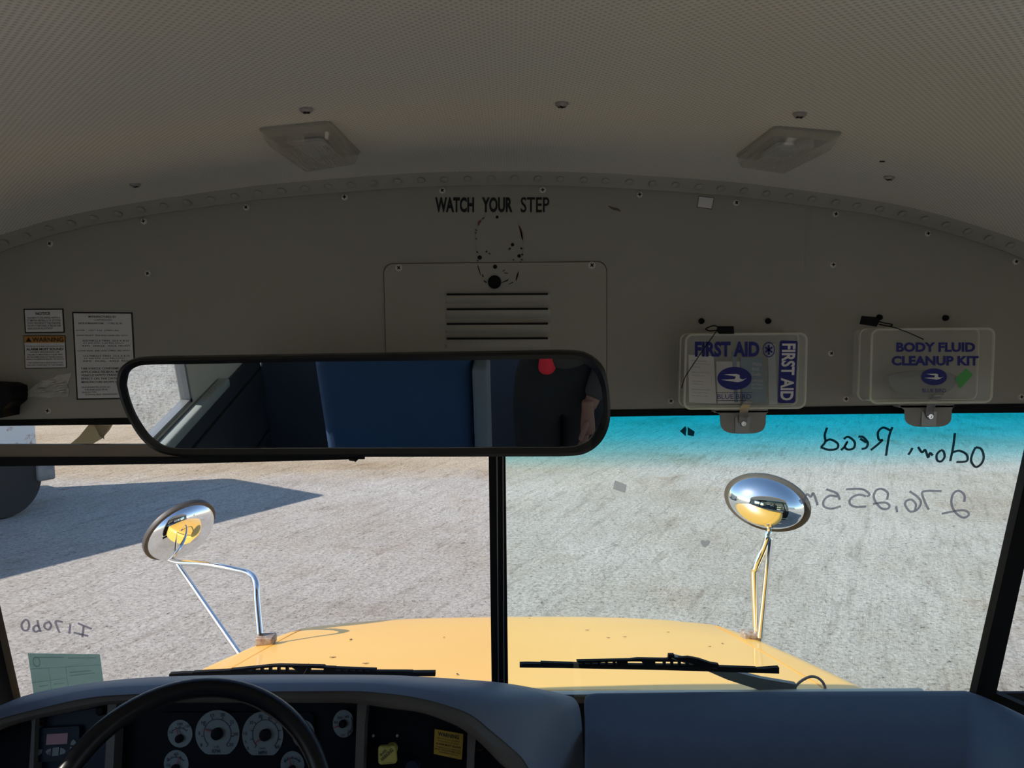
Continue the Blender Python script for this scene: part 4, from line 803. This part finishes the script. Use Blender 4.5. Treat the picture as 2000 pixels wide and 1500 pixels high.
# ================================================================= OUTSIDE: HOOD, WIPERS, MIRRORS
ZR, ZF, YR0, YF0, HX = 1.657, 1.318, 1.775, 3.16, -.02
def hz(y): k = (y - YR0) / (YF0 - YR0); return ZR + (ZF - ZR) * k - .03 * max(0, k - .6) ** 2 * 4
def hdrop(x, y, w_=.9): u = min(1, abs(x) / w_); k = max(0, min(1, (y - YR0) / (YF0 - YR0))); return .016 * u * u + .035 * k * u ** 4
def hood_section(y, w_, r, zt_, zb_):
    pts = []
    for s in (-1, 1):
        side = []
        side.append(V((s * (w_ + .01), y, zb_))); side.append(V((s * w_, y, zt_ - r)))
        for k in range(1, 6):
            a = pi / 2 * k / 6; side.append(V((s * (w_ - r + r * cos(a)), y, zt_ - r + r * sin(a) - hdrop(w_ - r, y, w_))))
        for k in range(0, 5): x = (w_ - r) * (1 - k / 5); side.append(V((s * x, y, zt_ - hdrop(x, y, w_))))
        pts.append(side)
    return [p + V((HX, 0, 0)) for p in pts[0] + [V((0, y, zt_))] + pts[1][::-1]]
t = thing('bus_hood', 'pale yellow sunlit bus hood sloping away below the windshield', 'hood', V((0, 2.5, .7)))
hood = t; rows = []
for k in range(15):
    y = YR0 + (YF0 - .26 - YR0) * k / 14; rows.append(hood_section(y, (.945 - .085 * ((y - YR0) / (YF0 - YR0)) ** 2), .09, hz(y), 1.02))
base = YF0 - .26
for k in range(1, 11):
    a = pi / 2 * k / 10; y = base + .26 * sin(a); rows.append(hood_section(y, (.945 - .085 * ((base - YR0) / (YF0 - YR0)) ** 2) - .34 * (1 - cos(a)), .09, hz(y) + .0 - .09 * (1 - cos(a)) ** 1.5, .98))
rows.append(hood_section(YF0 + .03, .50, .08, .62, .55))
g = G(); g.loft(rows); obj('hood_panel', g, M['yellow'], t, sharp=40)
for s in (-1, 1):
    pts = []
    for k in range(12):
        y = YR0 + .01 + (base - .05 - YR0) * k / 11; x = HX + s * (.78 + .02 * k / 11); pts.append(V((x, y, hz(y) - hdrop(x - HX, y) + .0012)))
    g = G(); g.ribbon(pts, .006, (0, .2, 1), .0008); obj('hood_seam', g, M['amber'], t)
g = G(); g.loft([[V((x, YR0 - .002, ZR - .012 * (x / .86) ** 2 + .001)) for x in (-.94, -.5, 0, .42, .85)], [V((x, YR0 - .012, ZR - .012 * (x / .86) ** 2 + .004)) for x in (-.94, -.5, 0, .42, .85)], [V((x, YR0 - .05, ZR - .012 * (x / .86) ** 2 - .004)) for x in (-.94, -.5, 0, .42, .85)], [V((x, YR0 - .052, ZR - .06)) for x in (-.94, -.5, 0, .42, .85)]]); obj('rear_lip', g, M['amber'], t)
g = G(); g.span((-.95, 1.67, 1.60), (.95, 1.72, 1.685), 0, .01); tag(obj('cowl', g, M['cowl']), 'pale grey cowl strip between the hood and the windshield', 'cowl')
for x, y, r in [(685,1250,.012),(650,1285,.010),(714,1297,.010),(867,1246,.006),(1034,1209,.005),(1147,1232,.008),(1305,1236,.006),(1188,1247,.006),(1354,1208,.004),(1411,1258,.008),(1386,1264,.006),(893,1318,.008),(1220,1245,.006)]:
    d = ray(x, y); tt = 1.8
    while tt < 4:
        p = CAM + d * tt
        if p.z <= hz(p.y) - hdrop(p.x - HX, p.y): break
        tt += .002
    a = random.uniform(0, pi); e = V((cos(a), sin(a), -.24 * sin(a))); f_ = V((-sin(a), cos(a), -.24 * cos(a)))
    g = G(); g.poly([p + V((0, 0, .002)) + e * r, p + V((0, 0, .002)) + f_ * r * .35, p + V((0, 0, .003)) - e * r, p + V((0, 0, .002)) - f_ * r * .35], (0, 0, .001)); o = obj('leaf_scrap', g, M['leaf'], smooth=False)
    tag(o, 'tiny dry leaf scrap lying on the yellow hood', 'leaf', 'leaf scraps on the hood')

def wiper(name, label, blade, bars, wins, arm, plane):
    A = lambda x, y, l=0: plane.at(x, y, l)
    mx = (blade[0][0] + blade[-1][0]) / 2
    t = thing('windshield_wiper', label, 'wiper', A(mx, blade[0][1]), 'windshield wipers')
    g = G(); g.poly([A(x, y) for x, y in blade], (0, .012, 0)); obj('blade', g, M['black'], t, smooth=False)
    g = G()
    for b in bars: g.poly([A(x, y) for x, y in b], (0, .010, 0))
    obj('blade_bridge', g, M['black'], t, smooth=False)
    g = G(); P_ = [A(x, y, l) for x, y, l, _ in arm]; W_ = [w_ * .0011 for *_, w_ in arm]
    up = V((0, .1, 1)); L = [p + up * w_ * .5 for p, w_ in zip(P_, W_)]; R_ = [p - up * w_ * .5 for p, w_ in zip(P_, W_)]; b = V((0, .014, 0))
    g.loft([L, R_, [p + b for p in R_], [p + b for p in L], L]); obj('arm', g, M['bumper'] if name == 'r' else M['black'], t)
WP = Plane(WS.at(1000, 1300, -.045), WS.n)
def ticks(x0, x1, y0a, y1a, y0b, y1b, n, wd=5):
    out = []
    for k in range(n):
        u = k / (n - 1); x = x0 + (x1 - x0) * u; ya = y0a + (y1a - y0a) * u; yb = y0b + (y1b - y0b) * u; out.append([(x - wd / 2, ya), (x + wd / 2, ya), (x + wd / 2, yb), (x - wd / 2, yb)])
    return out
wiper('l', 'black wiper lying along the dash top in front of the left windshield pane',
      [(330,1317),(355,1315),(600,1314.5),(850,1313),(850,1321),(330,1322)],
      [[(376,1313),(450,1309),(470,1309),(470,1312),(376,1316)], [(450,1308),(500,1303),(530,1300),(545,1299),(632,1301),(640,1306),(632,1306),(540,1303),(505,1306),(455,1312)], [(450,1311),(640,1312),(640,1315),(450,1315)], [(634,1304),(735,1307.5),(735,1309.5),(634,1307)], [(634,1310.5),(806,1311.5),(806,1315),(634,1314.5)], [(565,1301),(606,1302),(606,1313),(585,1313)], [(632,1303),(655,1304),(655,1313),(632,1313)]] + ticks(478, 560, 1307, 1303, 1312, 1312, 6) + ticks(668, 725, 1306, 1308, 1312, 1312, 5),
      None, [(600,1303,0,6),(590,1320,.0,10),(572,1340,-.004,14)], WP)
wiper('r', 'black wiper with grey arm across the right windshield pane',
      [(1015,1297),(1028,1296.5),(1200,1300),(1400,1306.5),(1480,1307),(1522,1304),(1522,1316),(1490,1315),(1300,1309),(1100,1305),(1015,1304)],
      [[(1056,1294),(1128,1296.5),(1128,1300),(1056,1299)], [(1126,1291),(1230,1289),(1245,1287),(1300,1288),(1345,1284),(1366,1288),(1390,1296),(1404,1298),(1404,1303),(1360,1299),(1340,1293),(1232,1292),(1128,1295)], [(1126,1297),(1400,1300.5),(1400,1304),(1126,1301)], [(1305,1288),(1306,1279),(1317,1279),(1317,1285),(1330,1285),(1330,1292),(1305,1292)], [(1400,1302),(1478,1305),(1478,1308),(1400,1307)], [(1205,1290),(1226,1289),(1226,1300),(1205,1300)], [(1252,1291),(1280,1292),(1280,1302),(1260,1302)]] + ticks(1140, 1200, 1292, 1290, 1299, 1300, 5) + ticks(1298, 1372, 1291, 1296, 1302, 1303, 6),
      None, [(1312,1284,0,6),(1370,1300,-.006,12),(1420,1318,-.01,20),(1490,1338,-.012,26),(1556,1350,-.012,28)], WP)
t_ = [YP(1.72).at(x, y) for x, y in smooth_px([(1546,1352),(1560,1334),(1578,1323),(1592,1322),(1605,1330),(1612,1344),(1611,1356)], 5)]
g = G(); g.tube(t_, .0032, 8); tag(obj('washer_hose', g, M['hose']), 'thin looped washer hose rising at the base of the right windshield', 'hose')

def oval_mirror(label, cpx, tdist, major, n_cam, a, b, cap, arms, clampp):
    C0 = CAM + ray(*cpx) * tdist; vd = (CAM - C0).normalized()
    n_ = (vd * n_cam[0] + RT * n_cam[1] + UP * n_cam[2]).normalized()
    mj = (RT * major[0] + UP * major[1]); mj = (mj - n_ * mj.dot(n_)).normalized()
    t = thing('crossview_mirror', label, 'mirror', arms[0][0][-1], 'convex mirrors on the hood')
    prof = [(1.0, -.0)]; m = 14
    cp = [(cos(pi / 2 * k / m), cap * sin(pi / 2 * k / m)) for k in range(m + 1)]; cp[-1] = (0, cap)
    g = G(); g.lathe(C0, n_, cp, 64, 0, mj, a, b); obj('mirror_dome', g, M['dome_mirror'], t, sharp=80)
    k1 = 1 + .010 / b; g = G(); g.lathe(C0, n_, [(1.0, .004), (k1 - .01, .005), (k1, 0), (k1 - .01, -.012), (1.0, -.016), (.6, -.030), (0, -.034)], 64, 0, mj, a, b); obj('mirror_rim', g, M['rim'], t)
    for pts, r in arms: g = G(); g.tube(sm3(pts, 6) if len(pts) > 2 else pts, r, 12); obj('arm', g, M['chrome'], t)
    g = G(); g.box(clampp, (.06, .05, .03), None, 0, .006); obj('clamp', g, M['rust'], t)
tl_ = lambda x, y, d: CAM + ray(x, y) * d
pL = tl_(508, 1238, 2.60); bL = tl_(345, 1098, 2.86)
oval_mirror('oval convex mirror on the left side of the hood, turned edgeways', (352,1036), 2.88, (.83, .56), (.50, .52, -.69), .131, .126, .072,
    [([tl_(318,1086,2.90), bL, tl_(400,1102,2.82), tl_(455,1112,2.76), tl_(488,1121,2.70), tl_(500,1140,2.66), tl_(502,1170,2.64), pL], .0115), ([bL, tl_(380,1150,2.78), tl_(470,1280,2.55)], .009)], pL + V((.02, 0, -.02)))
pR = tl_(1478, 1236, 2.66); bR = tl_(1502, 1040, 2.62)
oval_mirror('oval convex mirror standing on the right side of the hood, facing the windshield', (1497,981), 2.62, (1, -.13), (.92, -.22, -.22), .130, .087, .085,
    [([tl_(1503,1020,2.66), bR, tl_(1490,1075,2.63), tl_(1476,1108,2.64), tl_(1473,1125,2.65), pR], .0125), ([tl_(1504,1052,2.62), tl_(1500,1090,2.62), tl_(1490,1190,2.62), tl_(1484,1245,2.62)], .011)], pR + V((-.02, 0, -.01)))

# parked truck ahead on the left
ax = V((.56, .83, 0)).normalized(); bx_ = V((-ax.y, ax.x, 0)); FC = V((-6.25, 10.15, 0))   # near front corner; ax points forward
t = thing('parked_truck', 'rust-stained white truck parked on the gravel at the far left', 'truck', FC - ax * 3 + bx_ * 1.1)
Rt = Matrix((ax, bx_, V((0, 0, 1)))).transposed()
def tb(g, a0, a1, b0, b1, z0, z1, bev=0, mi=0): g.box(FC + ax * (a0 + a1) / 2 + bx_ * (b0 + b1) / 2 + V((0, 0, (z0 + z1) / 2)), (a1 - a0, b1 - b0, z1 - z0), Rt, mi, bev)
g = G(); tb(g, -7, -.05, .02, 2.3, .72, 2.85, .12); obj('body', g, M['rustwhite'], t)
g = G(); tb(g, -.12, .10, -.05, 2.36, .42, .72, .03); obj('bumper', g, M['bumper'], t)
g = G(); tb(g, -.06, -.02, .2, 2.1, 1.6, 2.5, .02); obj('windshield', g, M['truckglass'], t)
g = G(); tb(g, -.06, -.01, .5, 1.8, .85, 1.35, .02); obj('grille', g, M['truckdark'], t)
g = G(); tb(g, -6.8, -.1, .3, 2.0, .5, .73); obj('chassis', g, M['truckdark'], t)
for a0 in (-.52, -5.4):
    for b0 in (.15, 2.1):
        g = G(); g.lathe(FC + ax * a0 + bx_ * b0 + V((0, 0, .48)), bx_, [(.25, -.14), (.46, -.14), (.48, -.10), (.48, .10), (.46, .14), (.25, .14)], 32); obj('wheel', g, M['tire'], t)
g = G(); q = [FC + ax * .11 + bx_ * b + V((0, 0, z)) for b, z in ((.25, .70), (.7, .70), (.7, .48), (.25, .48))]; g.poly(q, -ax * .01); obj('licence_plate', g, M['greyink'], t, smooth=False)
# building behind, seen only in the round mirrors
g = G(); g.span((6, -34, 0), (26, -26, 4.2)); b_ = thing('white_building', 'long white building far behind the bus, visible only in the convex mirrors', 'building', (16, -30, 0)); obj('wall', g, M['build'], b_, smooth=False)
g = G(); g.poly([V((5.5, -34.5, 4.2)), V((5.5, -25.5, 4.2)), V((5.5, -30, 5.6))], (21, 0, 0)); obj('roof', g, M['roofmetal'], b_, smooth=False)

# ================================================================= DRIVER SEAT AND PERSON (seen in the interior mirror)
t = thing('driver_seat', 'high-backed blue cloth driver seat reflected in the interior mirror', 'seat', (-.345, .2, .95))
Rs = Euler((radians(-8), 0, 0)).to_matrix()
g = G(); g.box((-.345, .14, 1.80), (.46, .11, .74), Rs, 0, .045); obj('backrest', g, M['blue_cloth'], t)
g = G(); g.box((-.345 + .255, .15, 1.78), (.05, .13, .70), Rs, 0, .02); obj('side_bolster', g, M['grey_vinyl'], t)
g = G(); g.box((-.345, .42, 1.40), (.50, .52, .13), None, 0, .05); obj('seat_cushion', g, M['blue_cloth'], t)
g = G(); g.box((-.345, .40, 1.14), (.36, .36, .38), None, 0, .02); obj('pedestal', g, M['black'], t)
t = thing('barrier_panel', 'padded grey-blue barrier behind the driver seat, seen at the right of the mirror', 'barrier', (-.6, -1.19, .95))
g = G(); g.box((-.54, -1.19, 1.58), (1.36, .05, 1.06), None, 0, .02); obj('pad', g, M['dash_dark'], t)
g = G(); g.tube([V((.15, -1.19, .95)), V((.15, -1.19, 2.16))], .02, 12); obj('post', g, M['grey_vinyl'], t)
def skinned(chains, sub_=2):
    """chains: list of point lists (x, y, z, rx, ry); one smooth skinned surface with shared joints merged"""
    vs = []; es = []; rs = []; idx = {}
    for ch in chains:
        prev = None
        for p in ch:
            k = tuple(round(c, 4) for c in p[:3])
            if k not in idx: idx[k] = len(vs); vs.append(k); rs.append((p[3], p[4] if len(p) > 4 else p[3]))
            if prev is not None: es.append((prev, idx[k]))
            prev = idx[k]
    me = bpy.data.meshes.new('sk'); me.from_pydata(vs, es, []); o = bpy.data.objects.new('sk', me); COL.objects.link(o)
    o.modifiers.new('s', 'SKIN'); sv = me.skin_vertices[0].data
    for i, r in enumerate(rs): sv[i].radius = r
    sv[0].use_root = True
    m = o.modifiers.new('u', 'SUBSURF'); m.levels = sub_; m.render_levels = sub_
    dg = bpy.context.evaluated_depsgraph_get(); m2 = bpy.data.meshes.new_from_object(o.evaluated_get(dg))
    out = ([q.co.copy() for q in m2.vertices], [list(p.vertices) for p in m2.polygons]); bpy.data.objects.remove(o); bpy.data.meshes.remove(me); bpy.data.meshes.remove(m2); return out
PX, PY = .19, -.42
def B_(x, y, z, r, r2=None): return (PX + x, PY + y, .95 + z, r, r2 or r)
hip = B_(0, 0, .93, .13, .10); ch = B_(0, -.01, 1.22, .14, .10); nk = B_(0, -.01, 1.43, .058); hd0 = B_(0, .03, 1.525, .062, .078); hd1 = B_(0, .022, 1.60, .098, .118); hd2 = B_(0, .008, 1.675, .098, .115)
wr = B_(.085, .17, .80, .026); wl_ = (-.075, -.085, 2.46, .026, .026)
arm_r = [ch, B_(.17, -.01, 1.36, .055), B_(.22, .0, 1.08, .042), wr]
arm_l = [ch, B_(-.17, -.01, 1.36, .055), (PX - .28, PY + .13, 2.17, .042, .042), wl_]
leg = lambda s: [hip, B_(s * .09, 0, .84, .085), B_(s * .10, .015, .48, .058), B_(s * .10, -.01, .09, .038), B_(s * .105, .09, .035, .038, .03)]
t = thing('person', 'person in dark jacket and black trousers, reflected at the right end of the mirror', 'person', (PX, PY, .95))
g = G(); g.add(*skinned([[hip, B_(0, -.005, 1.07, .115, .09), ch, nk, B_(0, .0, 1.475, .056), hd0, hd1, hd2, B_(0, 0, 1.735, .055)], arm_r, arm_l, leg(-1), leg(1)]))
def hand(wrist, d, side, curl, palmn):
    """palm, four fingers of different length, thumb from the side"""
    wv = V(wrist[:3]); d = V(d).normalized(); s = V(side).normalized(); nn = V(palmn).normalized()
    mk = lambda p, r: (p.x, p.y, p.z, r, r)
    g.add(*skinned([[mk(wv - d * .05, .025), mk(wv, .024), mk(wv + d * .03, .028), mk(wv + d * .07, .031), mk(wv + d * .088, .026)]]))
    for i, (off, ln) in enumerate(((-.030, .070), (-.010, .078), (.010, .073), (.028, .058))):
        p0 = wv + d * .072 + s * off; dd = d; pts = [mk(p0, .0105)]
        for j, f_ in enumerate((.45, .32, .23)):
            dd = (dd + nn * curl).normalized(); p0 = p0 + dd * ln * f_; pts.append(mk(p0, .0098 - j * .001))
        g.add(*skinned([pts]))
    p0 = wv + d * .025 - s * .026; dd = (d * .7 - s * .8 + nn * .3).normalized(); pts = [mk(p0, .013), mk(p0 + dd * .03, .0115)]; dd = (dd + d * .5 + nn * .2).normalized(); pts += [mk(p0 + dd * .058, .0105), mk(p0 + dd * .078, .009)]; g.add(*skinned([pts]))
hand(wr, (.02, .10, -1), (.15, -1, 0), .32, (-1, .1, 0))
hand(wl_, (.10, .12, 1), (1, 0, 0), .45, (0.1, 1, .1))
# face: nose, ears, eyes sockets, lips
fc = V((PX, PY + .02, .95 + 1.60))
g.add(*skinned([[(fc.x, fc.y + .090, fc.z + .02, .011, .011), (fc.x, fc.y + .112, fc.z - .012, .013, .012)]], 1))
for s in (-1, 1): g.add(*skinned([[(fc.x + s * .080, fc.y - .005, fc.z + .02, .008, .014), (fc.x + s * .084, fc.y - .008, fc.z - .02, .007, .011)]], 1))
g.add(*skinned([[(fc.x - .024, fc.y + .084, fc.z - .048, .008, .007), (fc.x, fc.y + .092, fc.z - .046, .009, .009), (fc.x + .024, fc.y + .084, fc.z - .048, .008, .007)]], 1))
body = obj('body', g, M['skin'], t, sharp=180)
for s in (-1, 1):
    g = G(); c0 = V((fc.x + s * .032, fc.y + .086, fc.z + .018)); g.lathe(c0, (0, 1, 0), [(.011, 0), (.009, .006), (.005, .009), (0, .010)], 14, 0); g.lathe(c0 + V((0, .0085, 0)), (0, 1, 0), [(.005, 0), (.004, .0012), (0, .0016)], 12, 1); obj('eye', g, [M['paper'], M['ink']], t)
g = G(); g.add(*skinned([[(fc.x, fc.y + .045, fc.z + .105, .075, .05), (fc.x, fc.y - .025, fc.z + .115, .105, .075), (fc.x, fc.y - .070, fc.z + .05, .112, .085), (fc.x, fc.y - .065, fc.z - .03, .085, .06)]])); obj('hair', g, M['hair'], t, sharp=180)
hipT = B_(0, 0, .93, .155, .125)
g = G(); g.add(*skinned([[B_(0, 0, 1.02, .135, .105), hipT], [hipT, B_(-.085, 0, .82, .125), B_(-.09, .015, .48, .088), B_(-.10, -.01, .08, .065)], [hipT, B_(.085, 0, .82, .125), B_(.09, .015, .48, .088), B_(.10, -.01, .08, .065)]])); obj('trousers', g, M['trousers'], t, sharp=180)
chJ = B_(0, -.01, 1.22, .17, .125); 
g = G(); g.add(*skinned([[B_(.01, -.01, .90, .165, .13), B_(0, -.01, 1.05, .155, .12), chJ, B_(0, -.01, 1.38, .085)], [chJ, B_(.175, -.01, 1.36, .075), B_(.225, .0, 1.08, .062), B_(.10, .155, .835, .042)], [chJ, B_(-.175, -.01, 1.36, .075), (PX - .28, PY + .13, 2.17, .062, .062), (-.09, -.11, 2.41, .042, .042)]])); obj('jacket', g, M['jacket'], t, sharp=180)
g = G(); g.add(*skinned([[B_(-.055, .085, .915, .055, .035), B_(-.05, .09, .97, .06, .03), B_(-.04, .085, 1.05, .055, .025)]])); obj('shirt', g, M['redshirt'], t, sharp=180)
for s in (-1, 1): g = G(); g.add(*skinned([[B_(s * .10, -.05, .045, .045, .042), B_(s * .103, .05, .04, .048, .036), B_(s * .106, .14, .035, .042, .028)]])); obj('shoe', g, M['shoe'], t, sharp=180)
g = G(); g.box((-.045, -.040, 2.545), (.150, .009, .075), None, 0, .003); tag(obj('phone', g, M['phone']), 'black phone held up sideways by the person', 'phone')
